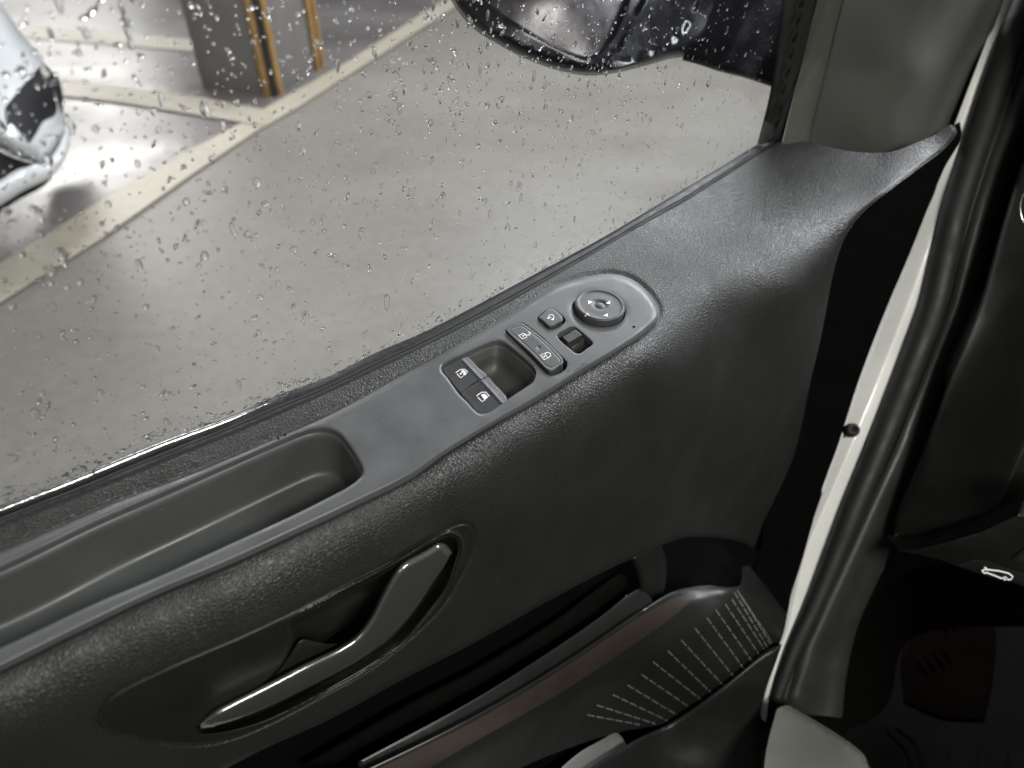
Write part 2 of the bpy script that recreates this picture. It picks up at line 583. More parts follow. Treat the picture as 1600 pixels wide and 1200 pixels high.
def floor_mat(name, c1, c2, rough):
    m, nt, b = mat_new(name)
    N, L = nt.nodes, nt.links
    tc = N.new('ShaderNodeTexCoord')
    n1 = N.new('ShaderNodeTexNoise'); n1.inputs['Scale'].default_value = 1.1; n1.inputs['Detail'].default_value = 8; n1.inputs['Roughness'].default_value = 0.62
    mp = N.new('ShaderNodeMapping'); mp.inputs['Scale'].default_value = (1, 1.5, 1); mp.inputs['Rotation'].default_value = (0, 0, 0.6)
    L.new(tc.outputs['Object'], mp.inputs[0]); L.new(mp.outputs[0], n1.inputs['Vector'])
    cr = N.new('ShaderNodeValToRGB')
    cr.color_ramp.elements[0].position = 0.32; cr.color_ramp.elements[0].color = (*c1, 1)
    cr.color_ramp.elements[1].position = 0.62; cr.color_ramp.elements[1].color = (*c2, 1)
    L.new(n1.outputs['Fac'], cr.inputs[0])
    n2 = N.new('ShaderNodeTexNoise'); n2.inputs['Scale'].default_value = 26; n2.inputs['Detail'].default_value = 6
    L.new(tc.outputs['Object'], n2.inputs['Vector'])
    mr = N.new('ShaderNodeMapRange'); mr.inputs['From Min'].default_value = 0.35; mr.inputs['From Max'].default_value = 0.65
    mr.inputs['To Min'].default_value = 0.93; mr.inputs['To Max'].default_value = 1.05
    L.new(n2.outputs['Fac'], mr.inputs['Value'])
    sc = N.new('ShaderNodeVectorMath'); sc.operation = 'SCALE'
    L.new(cr.outputs[0], sc.inputs[0]); L.new(mr.outputs[0], sc.inputs['Scale'])
    n4 = N.new('ShaderNodeTexNoise'); n4.inputs['Scale'].default_value = 3.2; n4.inputs['Detail'].default_value = 10; n4.inputs['Roughness'].default_value = 0.75
    mp4 = N.new('ShaderNodeMapping'); mp4.inputs['Scale'].default_value = (0.5, 2.2, 1); mp4.inputs['Rotation'].default_value = (0, 0, -0.75)
    L.new(tc.outputs['Object'], mp4.inputs[0]); L.new(mp4.outputs[0], n4.inputs['Vector'])
    m4 = N.new('ShaderNodeMapRange'); m4.inputs['From Min'].default_value = 0.56; m4.inputs['From Max'].default_value = 0.72
    m4.inputs['To Min'].default_value = 1.0; m4.inputs['To Max'].default_value = 0.90
    L.new(n4.outputs['Fac'], m4.inputs['Value'])
    s4 = N.new('ShaderNodeVectorMath'); s4.operation = 'SCALE'
    L.new(sc.outputs[0], s4.inputs[0]); L.new(m4.outputs[0], s4.inputs['Scale'])
    L.new(s4.outputs[0], b.inputs['Base Color'])
    r2 = N.new('ShaderNodeMapRange'); r2.inputs['From Min'].default_value = 0.3; r2.inputs['From Max'].default_value = 0.7
    r2.inputs['To Min'].default_value = rough - 0.12; r2.inputs['To Max'].default_value = rough + 0.1
    L.new(n1.outputs['Fac'], r2.inputs['Value']); L.new(r2.outputs[0], b.inputs['Roughness'])
    bp = N.new('ShaderNodeBump'); bp.inputs['Strength'].default_value = 0.12; bp.inputs['Distance'].default_value = 0.01
    L.new(n2.outputs['Fac'], bp.inputs['Height']); L.new(bp.outputs[0], b.inputs['Normal'])
    return m


M['lane'] = floor_mat('driveway_coating', (0.262, 0.246, 0.220), (0.292, 0.275, 0.246), 0.42)
M['bay'] = floor_mat('parking_bay_coating', (0.15, 0.135, 0.13), (0.24, 0.225, 0.22), 0.36)
M['line'] = floor_mat('cream_line_paint', (0.50, 0.455, 0.37), (0.60, 0.55, 0.45), 0.5)

# ---------------------------------------------------------------- garage floor, lines
GZ = -1.20


def gnd(p, z=GZ):
    d = ray(p)
    return d * (z / d[:, 2])[:, None]


link('ground', [(-12, -2, GZ), (12, -2, GZ), (12, 18, GZ), (-12, 18, GZ)], [[0, 1, 2, 3]], M['lane'], kind='structure')


def flat_poly(name, pxs, z, mat, kind='structure'):
    V = gnd(pxs, z)
    return link(name, V, [list(range(len(V)))[::-1]], mat, kind=kind, smooth=False)


# edge line runs from lower left to upper right
Lt = [(-160, 500), (0, 411), (150, 318), (300, 232), (384, 188), (420, 165), (540, 98), (680, 8), (760, -45)]
Lb = [(800, -45), (716, 8), (575, 98), (470, 165), (400, 205), (300, 272), (150, 378), (0, 473), (-160, 572)]
bay = gnd([(-160, 536), (0, 442), (300, 252), (560, 98), (780, -45)], GZ + 0.004)
bay = np.vstack([bay, [(2.5, 16, GZ + 0.004), (-11, 16, GZ + 0.004), (-11, 1.5, GZ + 0.004)]])
link('parking_bay', bay, [list(range(len(bay)))], M['bay'], kind='structure', smooth=False)
flat_poly('parking_line', Lt + Lb, GZ + 0.008, M['line'])
flat_poly('parking_line', [(40, 110), (100, 124), (200, 136), (320, 153), (430, 174), (410, 196), (300, 178), (200, 162), (100, 150), (40, 138)], GZ + 0.012, M['line'])
flat_poly('parking_line', [(40, 38), (90, 44), (200, 52), (330, 64), (330, 82), (200, 72), (90, 64), (40, 58)], GZ + 0.008, M['line'])

# ---------------------------------------------------------------- concrete column with amber and black corner guards
Bc = gnd([(430, 152)])[0]
Cc = gnd([(505, 104)])[0]
dBC = (Cc - Bc); wBC = np.linalg.norm(dBC); dBC /= wBC
dBA = np.array([-dBC[1], dBC[0], 0.0])
wBA = 0.40
col = thing('concrete_column', 'grey concrete column with amber and black corner guards beyond the wet window', 'column', tuple(Bc + dBC * wBC / 2 + dBA * wBA / 2))
corners = [Bc, Cc, Cc + dBA * wBA, Bc + dBA * wBA]
rings = []
for z in (GZ - 0.01, 1.9):
    ring = []
    for i, c0 in enumerate(corners):
        a = corners[i - 1] - c0; b = corners[(i + 1) % 4] - c0
        a /= np.linalg.norm(a); b /= np.linalg.norm(b)
        for q in (a * 0.02, (a + b) * 0.006, b * 0.02):
            v = c0 + q; ring.append([v[0], v[1], z])
    rings.append(np.array(ring))
loft('column_shaft', rings, M['conc'], col, cap_end=True)


def guard(c0, a, b, bands=((0.016, 0.056), (-0.016, -0.056))):
    """L-shaped corner guard: black core with two raised amber bands, each leg 55 mm"""
    def prof(name, offs, mat, thick, z1=1.4):
        out = []
        for z in (GZ, z1):
            r = []
            for d, lv in offs:
                base = c0 + (a * max(d, 0) if d > 0 else b * max(-d, 0))
                nrm = -(a + b) / 2 if d == 0 else (-b if d > 0 else -a)
                v = base + nrm * lv
                r.append([v[0], v[1], z])
            out.append(np.array(r))
        return loft(name, out, mat, col, cap_end=True)
    prof('guard_core', [(0.062, 0.001), (0.062, 0.008), (0.0, 0.013), (-0.062, 0.008), (-0.062, 0.001)], M['guard_black'], 0)
    for u0, u1 in bands:
        prof('amber_band', [(u0, 0.004), (u0 + 0.1 * (u1 - u0), 0.017), (u1 - 0.1 * (u1 - u0), 0.017), (u1, 0.004)], M['amber'], 0)


guard(Bc, dBC, dBA)
guard(Cc, -dBC, dBA, ((0.002, 0.034), (0.052, 0.090)))

# ---------------------------------------------------------------- parked white car (front corner)
pc = thing('parked_car', 'white parked car with black lamp opening at the left edge beyond the window', 'car', tuple(gnd([(-60, 330)])[0]))
carD = TPS([(-400, -60, 'd', 2.35), (-400, 400, 'd', 1.95), (0, 6, 'd', 2.42), (-150, 120, 'd', 2.22), (0, 120, 'd', 2.25), (60, 200, 'd', 2.26),
            (99, 170, 'd', 2.42), (82, 122, 'd', 2.42), (51, 71, 'd', 2.44), (104, 210, 'd', 2.36), (0, 225, 'd', 2.12), (85, 272, 'd', 2.28), (0, 320, 'd', 2.1), (-200, 420, 'd', 1.98)])
body = chain([(-320, -120), (-60, -60), (0, 4), (17, 25), (34, 51), (51, 71), (68, 93), (82, 122), (93, 148), (100, 172), (103, 195), (98, 215), (85, 240), (67, 257), (42, 251), (17, 242), (0, 232), (-120, 190), (-320, 130)], step=8)
lamp = chain([(60, 106), (68, 108), (79, 127), (86, 150), (89, 172), (84, 182), (68, 190), (56, 210), (45, 225)], [(45, 225), (30, 206), (17, 193)], [(10, 201), (8, 176), (8, 167)], [(8, 167), (30, 140), (60, 106)], step=5)
rnd = lambda L, r, h, closed=True: (lambda p: h * (1 - np.sqrt(np.clip(1 - (1 - np.clip(dist_line(p, L, closed) / r, 0, 1)) ** 2, 0, 1))))
patch('bumper', carD, body, M['car_white'], pc, holes=[lamp], step=12, rings=(1.5, 5, 12), back=0.5, back_holes=0.05, relief=rnd(body, 30, 0.12))
patch('lamp_opening', lambda p: carD(p) + 0.05, chain([(60, 100), (90, 120), (98, 172), (88, 188), (70, 200), (45, 235)], [(45, 235), (0, 215), (-2, 160), (30, 130), (60, 100)], step=8), M['car_black'], pc, step=12, rings=(), back=0.1)
intake = chain([(-320, 140), (-120, 196), (0, 236), (17, 244), (40, 252), (56, 256)], [(56, 256), (31, 266), (14, 273), (0, 284), (-120, 330), (-320, 430)], step=8)
patch('lower_intake', lambda p: carD(p) + 0.06, intake, M['car_black'], pc, step=14, rings=(), back=0.1)
lip = chain([(-320, 430), (-120, 330), (0, 282), (31, 264), (67, 257), (90, 238), (101, 208), (106, 196), (110, 210), (105, 241), (94, 262), (83, 275), (37, 298), (0, 321), (-120, 390), (-320, 500)], step=6)
patch('bumper_lip', lambda p: carD(p) - 0.01, lip, M['car_white'], pc, step=8, rings=(2, 5), back=0.25, relief=rnd(lip, 12, 0.03))
skirt_ = chain([(-320, 490), (-120, 386), (0, 318), (37, 296), (85, 271), (70, 290), (30, 312), (0, 332), (-120, 402), (-320, 520)], step=8)
patch('underbody', lambda p: carD(p) + 0.05, skirt_, M['car_black'], pc, step=10, rings=(), back=0.3)

# ---------------------------------------------------------------- car door
door = thing('car_door_interior', 'black inner car door with armrest switches, silver pull handle and rain-covered window', 'car door', tuple(0.25 * AX + 0.28 * NX + np.array([0, 0, -0.75])))

# soft grained trim surface: ledge, bolster roll and face
LC = []
for x, y in [(-250, 930), (0, 826), (275, 715), (560, 592), (760, 492), (891, 418), (1080, 310), (1220, 220)]:
    LC.append((x, y, 'P', 0.0))
for x, y in [(-250, 1000), (0, 950), (250, 830), (450, 740), (640, 650), (800, 540), (960, 470), (1060, 400)]:
    LC.append((x, y, 'P', -0.001))
for x, y in [(-250, 1160), (-100, 1090), (0, 1040), (117, 978), (233, 926), (350, 877), (467, 823), (560, 779), (640, 739), (706, 694), (805, 636), (915, 570), (985, 527)]:
    LC.append((x, y, 'P', -0.002))
for x, y, t in [(0, 1085, .221), (117, 1020, .220), (233, 970, .2165), (350, 922, .212), (467, 868, .2095), (560, 824, .207), (640, 784, .2055), (706, 738, .205), (805, 680, .205), (915, 616, .206), (1000, 560, .207)]:
    LC.append((x, y, 't', t))
for x, y, t in [(-250, 1300, .220), (0, 1150, .2165), (200, 1110, .212), (350, 1010, .206), (560, 900, .202), (700, 820, .2005), (850, 730, .200), (1000, 650, .201), (0, 1260, .219),
                (300, 1220, .211), (500, 1080, .204), (740, 960, .200), (900, 850, .199), (1050, 760, .199), (1150, 640, .201), (1150, 800, .196), (1240, 600, .203), (1220, 720, .198), (960, 890, .197), (1060, 830, .193), (1190, 860, .185), (1237, 880, .172)]:
    LC.append((x, y, 't', t))
for x, y, k, v in [(1110, 380, 'P', -0.001), (1180, 310, 'P', -0.001), (1240, 245, 'P', 0.001), (1370, 245, 'P', 0.006), (1492, 198, 't', .222),
                   (1120, 440, 'P', -0.006), (1190, 395, 'P', -0.006),
                   (1150, 500, 't', .214), (1080, 520, 't', .2135), (1230, 450, 't', .209), (1300, 395, 't', .211), (1392, 298, 't', .2155), (1484, 224, 't', .2205),
                   (1290, 480, 't', .205), (1220, 540, 't', .204), (1120, 580, 't', .2045)]:
    LC.append((x, y, k, v))
LD = TPS(LC, smooth=8e-4)
_r = LD(np.array([(c[0], c[1]) for c in LC], float)) - np.array([ctrl_depth(c) for c in LC])
for c, e in zip(LC, _r):
    if abs(e) > 0.0025: print('RES', c, round(e * 1000, 1))

esc_out = spl([(156, 1124), (164, 1100), (190, 1078), (240, 1053), (300, 1026), (380, 992), (460, 954), (540, 912), (620, 872), (680, 836), (708, 822), (728, 818), (741, 828), (741, 852), (722, 896), (690, 948), (642, 996), (580, 1044),
               (500, 1089), (420, 1131), (360, 1155), (312, 1164), (260, 1162), (208, 1152), (172, 1141)], 7, True)

ledge_top = [(-250, 930), (0, 826), (150, 767), (275, 715), (400, 664), (560, 592), (760, 492), (891, 418), (990, 360), (1080, 310), (1170, 252), (1219, 221)]
trim_base = [(1219, 221), (1262, 221), (1300, 231), (1344, 238), (1392, 237), (1432, 223), (1462, 210), (1484, 195), (1492, 196)]
front_edge = [(1492, 196), (1495, 206), (1480, 228), (1440, 260), (1392, 296), (1344, 336), (1320, 372), (1306, 412), (1297, 452), (1290, 490), (1280, 540), (1268, 590), (1256, 648), (1243, 710), (1236, 760), (1237, 820), (1242, 880)]
blend = [(1242, 880), (1228, 925), (1200, 905), (1175, 885), (1160, 885)]
pocket_top = [(1160, 885), (1180, 878), (1184, 864), (1168, 851), (1142, 843), (1104, 839), (1065, 841), (1034, 852), (985, 874), (950, 890), (862, 936), (740, 1005), (640, 1056), (513, 1125), (397, 1178), (250, 1260)]
panel_edge = [(915, 432), (956, 428), (986, 436), (1011, 455), (1028, 480), (1027, 496), (1006, 518), (970, 543), (915, 576), (860, 610), (805, 642), (706, 700), (640, 745), (560, 785), (467, 829), (350, 883), (233, 932), (117, 983), (0, 1040)]
panel_far = [(-10, 868), (0, 864), (150, 797), (327, 729), (513, 648), (640, 580), (777, 503), (868, 447), (915, 432)]
pfar = np.vstack([proj(st(-0.0955, 0.2805)), np.array(panel_far[1:], float)])
pnear = np.vstack([np.array(panel_edge[:-2], float), [[0, 1046]], proj(st(-0.1015, 0.2285))])
open_edge = np.vstack([spl(pfar.tolist(), 6)[:-1], spl(pnear.tolist(), 6)])
panel_out = seg(open_edge, 7)


def inset(L, r, closed=True):
    if closed:
        T = np.roll(L, -1, 0) - np.roll(L, 1, 0)
    else:
        T = np.gradient(L, axis=0)
    T /= np.linalg.norm(T, axis=1)[:, None] + 1e-9
    N = np.stack([-T[:, 1], T[:, 0]], 1)
    ar = 0.5 * np.sum(L[:, 0] * np.roll(L[:, 1], -1) - np.roll(L[:, 0], -1) * L[:, 1])
    return L + N * r * (1 if ar > 0 else -1)


hole_edge = inset(open_edge, 3.0, False)
hole_edge[0, 0] -= 4; hole_edge[-1, 0] -= 4
front_edge_s = spl(front_edge, 8)
pocket_top_s = spl(pocket_top, 8)
trim_out = np.vstack([spl(ledge_top, 7)[:-1], spl(trim_base, 7)[:-1], front_edge_s[:-1], spl(blend, 7)[:-1], pocket_top_s,
                      [[100, 1330], [-80, 1370], [-262, 1380], [-262, 1280]], hole_edge[::-1]])
trim_out = trim_out[np.r_[True, np.linalg.norm(np.diff(trim_out, axis=0), axis=1) > 0.8]]


def trim_relief(p):
    r = rnd(front_edge_s, 8, 0.0035, False)(p)
    r = r + np.clip((p[:, 1] - 300) / 160, 0, 1) * rnd(front_edge_s, 48, 0.022, False)(p)
    r = r + rnd(pocket_top_s, 9, 0.005, False)(p)
    g = dist_line(p, esc_out, True)
    r = r + 0.0015 * np.exp(-(g / 3.0) ** 2)
    # crease where the trim dives under the armrest panel
    g2 = dist_line(p, open_edge)
    r = r + 0.0022 * np.exp(-(g2 / 5.0) ** 2)
    return r


patch('soft_trim', LD, trim_out, M['leather'], door, holes=[inset(esc_out, 2.0)], step=9, rings=(1.5, 4, 8, 13), back=0.012, back_holes=0.012, relief=trim_relief)

# armrest switch panel with tray
zo = lambda pts, ox, oy, k: [(ox + x / k, oy + y / k) for x, y in pts]
tray_px = proj(np.vstack([st(-0.088, 0.276), st(-0.088, 0.240)]))
tray_rim = np.vstack([spl([tray_px[0].tolist(), (0, 886), (140, 819), (280, 758), (420, 696), (462, 678)], 7), spl([(462, 678), (488, 670), (513, 670), (530, 678), (541, 690), (556, 712), (566, 732), (566, 742), (557, 752), (540, 764)], 4)[1:],
                      spl([(540, 764), (467, 801), (350, 855), (233, 908), (154, 941), (0, 1013), tray_px[1].tolist()], 7)[1:]])
tray_rim = seg(tray_rim, 5)
rec_rim = spl([(689.3, 578), (690.5, 571), (697.5, 566), (726.7, 551.5), (761.7, 536), (776.8, 532.2), (787.3, 535.2), (803.7, 546.8), (824.7, 564.3), (836.3, 577.2), (837.5, 587.7), (832.8, 597), (820, 606.3), (792, 625), (773.3, 639),
               (761.7, 645.4), (750, 646.6), (743, 642.5), (731.3, 629.7), (717.3, 615.7), (698.7, 590)], 3, True)
Z2 = lambda pts: zo(pts, 780, 440, 6.154)
Z1 = lambda pts: zo(pts, 680, 520, 8.572)
lock_rim = spl(Z2([(55, 475), (85, 445), (190, 398), (235, 400), (275, 425), (420, 540), (560, 680), (650, 770), (655, 815), (620, 860), (520, 905), (470, 900), (430, 865), (280, 710), (120, 550)]), 3, True)
fold_rim = spl(Z2([(368, 345), (385, 325), (470, 265), (520, 262), (580, 305), (635, 360), (635, 390), (590, 430), (510, 465), (470, 460), (420, 410), (372, 370)]), 2.5, True)
slot_rim = spl(Z2([(555, 515), (565, 500), (620, 470), (680, 437), (730, 437), (790, 480), (900, 585), (900, 605), (850, 640), (780, 690), (735, 690), (690, 655), (600, 580), (560, 535)]), 2.5, True)
dial_c = np.array([936, 484.5])
an = np.linspace(0, 2 * math.pi, 64, endpoint=False)
dc3 = on_panel([dial_c])[0]
e1 = AX; e2 = NX + 0.11 * ZX; e2 = e2 / np.linalg.norm(e2); e3 = np.cross(e1, e2)


def circ(c, r, h=0.0):
    return c + r * (np.cos(an)[:, None] * e1 + np.sin(an)[:, None] * e2) + h * e3


dial_rim = proj(circ(dc3, 0.0160))


def panel_relief(p):
    r = rnd(open_edge, 11, 0.0042, False)(p)
    for L, w, h in ((tray_rim, 5, 0.0016), (rec_rim, 4, 0.0012), (dial_rim, 3, 0.0010), (lock_rim, 1.5, 0.0004), (fold_rim, 1.5, 0.0004), (slot_rim, 1.5, 0.0004)):
        r = r + rnd(L, w, h)(p)
    d = dist_line(p, dial_rim, True)
    r = r + 0.0007 * np.exp(-(d / 6.0) ** 2)
    # shallow drain notch mark near the inner edge
    g = dist_line(p, np.array(Z2([(560, 912), (650, 868), (715, 862), (800, 808)])))
    r = r + 0.0003 * np.exp(-(g / 1.2) ** 2)
    return r


PD = lambda p: depth_plane(p, 0.0012)
panel = patch('armrest_panel', PD, panel_out, M['panel'], door, holes=[tray_rim, rec_rim, dial_rim, lock_rim, fold_rim, slot_rim], step=9, rings=(0.8, 2, 4, 7, 11),
              back=-0.006 * ZX, back_holes=-0.004 * ZX, relief=panel_relief)


def bowl(name, rim_px, prof, mat, parent, dz0=0.0, centre=None, shift=(0, 0)):
    """recess below the panel: rim outline in pixels; prof = [(inset metres, depth metres)]"""
    R = on_panel(rim_px, dz0)
    S, T = R @ AX, R @ NX
    cs, ct = (S.min() + S.max()) / 2, (T.min() + T.max()) / 2
    hs, ht = (S.max() - S.min()) / 2, (T.max() - T.min()) / 2
    rings = []
    D = prof[-1][1]
    for ins, dp in prof:
        w = dp / D
        rings.append(st(cs + (S - cs) * (1 - ins / hs) + shift[0] * w, ct + (T - ct) * (1 - ins / ht) + shift[1] * w, dz0 - dp))
    c = rings[-1].mean(0)
    for q in (0.8, 0.4, 0.02):
        rings.append(c + (rings[-1 if q == 0.8 else -1] - c) * q if q != 0.4 else c + (rings[-1] - c) * 0.5)
    return loft(name, rings[::-1], mat, parent, cap_start=True)


def fillet(ins0, ins1, d0, d1, r0, r1, n=5):
    out = []
    for k in range(n + 1):
        a = math.pi / 2 * k / n
        out.append((ins0 + r0 * (1 - math.cos(a)) * 0.6, d0 + r0 * math.sin(a)))
    for k in range(1, 6):
        q = k / 6
        out.append((out[n][0] + (ins1 - r1 - out[n][0]) * q, d0 + r0 + (d1 - r1 - d0 - r0) * q))
    for k in range(n + 1):
        a = math.pi / 2 * k / n
        out.append((ins1 - r1 * math.cos(a), d1 - r1 + r1 * math.sin(a)))
    return out


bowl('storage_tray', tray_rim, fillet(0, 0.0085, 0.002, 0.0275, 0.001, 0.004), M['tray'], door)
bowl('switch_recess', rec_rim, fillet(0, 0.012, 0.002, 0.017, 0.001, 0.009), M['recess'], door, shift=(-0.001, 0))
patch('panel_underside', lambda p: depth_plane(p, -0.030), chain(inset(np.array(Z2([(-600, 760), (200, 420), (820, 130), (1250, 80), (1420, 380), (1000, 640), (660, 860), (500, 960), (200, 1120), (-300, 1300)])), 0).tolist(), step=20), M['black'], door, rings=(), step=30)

# screw-head dimples and a drain pinhole on the panel
for c_, r_ in (((435, 685.5), 2.2), ((445, 679.5), 2.4), ((990.5, 510.5), 2.3)):
    an_ = np.linspace(0, 2 * math.pi, 14, endpoint=False)
    loft('panel_pinhole', [px3(np.stack([c_[0] + r_ * q * np.cos(an_), c_[1] + r_ * q * 0.7 * np.sin(an_)], 1), lambda p: depth_plane(p, 0.0012) - dd) for q, dd in ((1.0, 0.00005), (0.8, 0.0003), (0.1, 0.0003))], M['black'], door, cap_end=True)
# window switches
TD = lambda p: depth_plane(p, 0.0005)


def win_switch(outl, ridge, icon):
    tl = np.array(outl); rl = np.array(Z1(ridge))
    d = rl[1] - rl[0]; nrm = np.array([-d[1], d[0]]); nrm = nrm / np.linalg.norm(nrm)
    if nrm[0] < 0: nrm = -nrm

    def rel(p):
        q = (p - rl[0]) @ nrm
        return rnd(tl, 2.0, 0.0006)(p) - 0.0014 * np.exp(-(q / 2.2) ** 2) * 0.35 + np.where(q > 0, 0.00009 * (np.sqrt(q * q + 4) - 2), 0.0) + np.where(q < 0, np.clip(-q, 0, 30) * 0.00002, 0)
    o = patch('window_switch', TD, tl, M['switch'], door, step=1.6, rings=(0.5, 1.0, 1.6, 2.3), back=-0.009 * ZX, relief=rel)
    to3 = lambda p: ray(p) * (TD(p) + rel(p))[:, None]
    strokes('window_symbol', [Z1(l) for l in icon[0]], 1.15, to3, M['print'], o, closed=icon[1], fills=[Z1(f) for f in icon[2]])
    return o


ws1 = spl(Z1([(93, 505), (110, 482), (250, 405), (400, 330), (440, 330), (475, 358), (580, 470), (695, 570), (690, 585), (600, 628), (480, 700), (345, 808), (330, 805), (230, 680), (130, 555)]), 2.5, True)
ws2 = spl(Z1([(350, 822), (480, 715), (605, 640), (700, 592), (716, 594), (790, 680), (900, 795), (962, 880), (955, 905), (860, 990), (740, 1060), (650, 1088), (590, 1080), (545, 1050), (440, 930), (352, 838)]), 2.5, True)
win_switch(ws1, [(350, 345), (600, 610)], ([[(275, 535), (335, 492), (395, 487), (438, 528)], [(290, 548), (342, 603), (372, 580)], [(420, 548), (385, 508), (362, 505)]], (),
                                           [[(345, 520), (362, 503), (386, 507), (422, 548), (388, 574), (372, 556), (385, 540), (372, 530), (358, 540)], [(325, 545), (345, 533), (357, 550), (337, 562)]]))
win_switch(ws2, [(640, 660), (880, 925)], ([[(552, 845), (620, 797), (680, 795), (725, 852)], [(568, 858), (628, 922), (668, 895)]], (), [[(612, 833), (632, 820), (668, 820), (708, 862), (662, 896)]]))

# central locking rocker
BD = lambda p: depth_plane(p, 0.0030)
lk = spl(Z2([(65, 462), (90, 442), (185, 400), (225, 402), (262, 425), (410, 540), (545, 668), (612, 750), (612, 785), (560, 825), (505, 862), (470, 855), (300, 690), (130, 535)]), 2.5, True)
lk_in = np.array(spl(Z2([(105, 470), (205, 425), (230, 432), (400, 560), (530, 690), (590, 770), (490, 828), (330, 680), (200, 560)]), 3, True))


def lk_rel(p):
    return rnd(lk, 2.2, 0.0009)(p) + 0.00025 * np.exp(-(dist_line(p, lk_in, True) / 1.2) ** 2) + 0.0007 * np.exp(-(np.linalg.norm(p - np.array(Z2([(380, 637)])), axis=1) / 2.6) ** 2)


o = patch('lock_button', BD, lk, M['button'], door, step=1.3, rings=(0.5, 1.0, 1.6, 2.3), back=-0.010 * ZX, relief=lk_rel)
to3 = lambda p: ray(p) * (BD(p) + lk_rel(p))[:, None]
strokes('unlock_symbol', [Z2([(188, 518), (222, 550), (268, 533), (234, 497)]), Z2([(234, 497), (262, 515), (292, 512), (298, 494), (280, 483)])], 1.15, to3, M['print'], o, closed=(0,), fills=[Z2([(222, 518), (236, 513), (240, 524), (226, 529)])])
strokes('lock_symbol', [Z2([(396, 706), (432, 750), (468, 736), (438, 690)]), Z2([(438, 690), (462, 680), (492, 690), (494, 712), (468, 736)])], 1.15, to3, M['print'], o, closed=(0,), fills=[Z2([(424, 716), (438, 710), (443, 724), (429, 729)])])

fb = spl(Z2([(382, 340), (400, 322), (470, 265), (515, 262), (570, 300), (610, 350), (605, 375), (560, 402), (500, 432), (470, 425), (420, 380), (385, 355)]), 2, True)
f_rel = rnd(fb, 2.2, 0.0009)
o = patch('mirror_fold_button', BD, fb, M['button'], door, step=3.5, rings=(0.6, 1.3, 2.2), back=-0.010 * ZX, relief=f_rel)
to3 = lambda p: ray(p) * (BD(p) + f_rel(p))[:, None]
strokes('fold_symbol', [Z2([(470, 338), (490, 317), (515, 318), (528, 338), (522, 358), (502, 362)]), Z2([(480, 352), (498, 340)])], 1.0, to3, M['print'], o, fills=[Z2([(455, 352), (482, 340), (484, 358)]), Z2([(498, 362), (524, 350), (526, 366), (508, 372)])])

# slide selector in its slot
bowl('selector_slot', slot_rim, [(0, 0.0005), (0.0004, 0.003), (0.0008, 0.006), (0.0015, 0.0065)], M['button_side'], door)
sel = seg(Z2([(605, 530), (730, 462), (745, 465), (797, 510), (672, 582), (655, 580)]), 2)
solid('mirror_selector', ray(sel) * depth_plane(sel, 0.0022)[:, None], -0.007 * ZX + 0.0006 * NX, M['button_side'], door, bevel=0.0005)
sel_side = seg(Z2([(668, 600), (800, 530), (822, 560), (700, 640)]), 2)
solid('selector_foot', ray(sel_side) * depth_plane(sel_side, -0.0030)[:, None], -0.003 * ZX, M['recess'], door, bevel=0.0003)

# round mirror dial
ringsD = []
hd = 0.0046
for r, h in [(0.0150, -0.004), (0.0150, hd - 0.0012), (0.0148, hd - 0.0005), (0.0142, hd - 0.0001), (0.0137, hd), (0.0134, hd - 0.0001), (0.0128, hd - 0.0005), (0.0120, hd - 0.0006), (0.0090, hd - 0.0005), (0.0060, hd - 0.0005), (0.0043, hd - 0.0005),
             (0.0038, hd - 0.0009), (0.0033, hd - 0.0013), (0.0026, hd - 0.0008), (0.0016, hd - 0.0004), (0.0004, hd - 0.0003)]:
    ringsD.append(circ(dc3, r, h))
dial = loft('mirror_dial', ringsD, M['button'], door, cap_end=True)
dfn = lambda p: ray(p) * depth_plane(p, hd - 0.00035)[:, None]
for tri in ([(855, 180), (858, 218), (900, 195)], [(1025, 208), (1065, 183), (1068, 216)], [(822, 332), (845, 300), (873, 327)], [(1000, 328), (1042, 303), (1046, 338)]):
    strokes('arrow_mark', [], 1, dfn, M['print'], dial, fills=[Z2(tri)])
loft('dial_well', [circ(dc3, 0.0168, 0.0002), circ(dc3, 0.0166, -0.002), circ(dc3, 0.0150, -0.0045), circ(dc3, 0.001, -0.005)], M['recess'], door)

# ---------------------------------------------------------------- pull handle
EO = inset(esc_out, 1.0)
cup_hole = chain([(306, 1136), (330, 1118), (364, 1097), (400, 1076), (430, 1050), (448, 1022), (456, 995), (452, 974)], [(452, 974), (500, 949), (560, 916), (610, 890), (655, 862), (684, 846), (700, 839), (712, 842), (716, 856), (710, 880), (696, 918), (670, 954),
                 (630, 1001), (588, 1032), (520, 1072), (460, 1105), (400, 1131), (340, 1145), (312, 1145), (306, 1136)], step=5)
ED = lambda p: LD(p) - 0.0012


def esc_rel(p):
    d = dist_line(p, cup_hole, True)
    w = np.clip((p[:, 0] - 420) / 150, 0, 1)
    return rnd(EO, 4, 0.0018)(p) + rnd(cup_hole, 3.0, 0.0012)(p) - w * 0.0026 * np.exp(-((d - 6) / 2.6) ** 2)


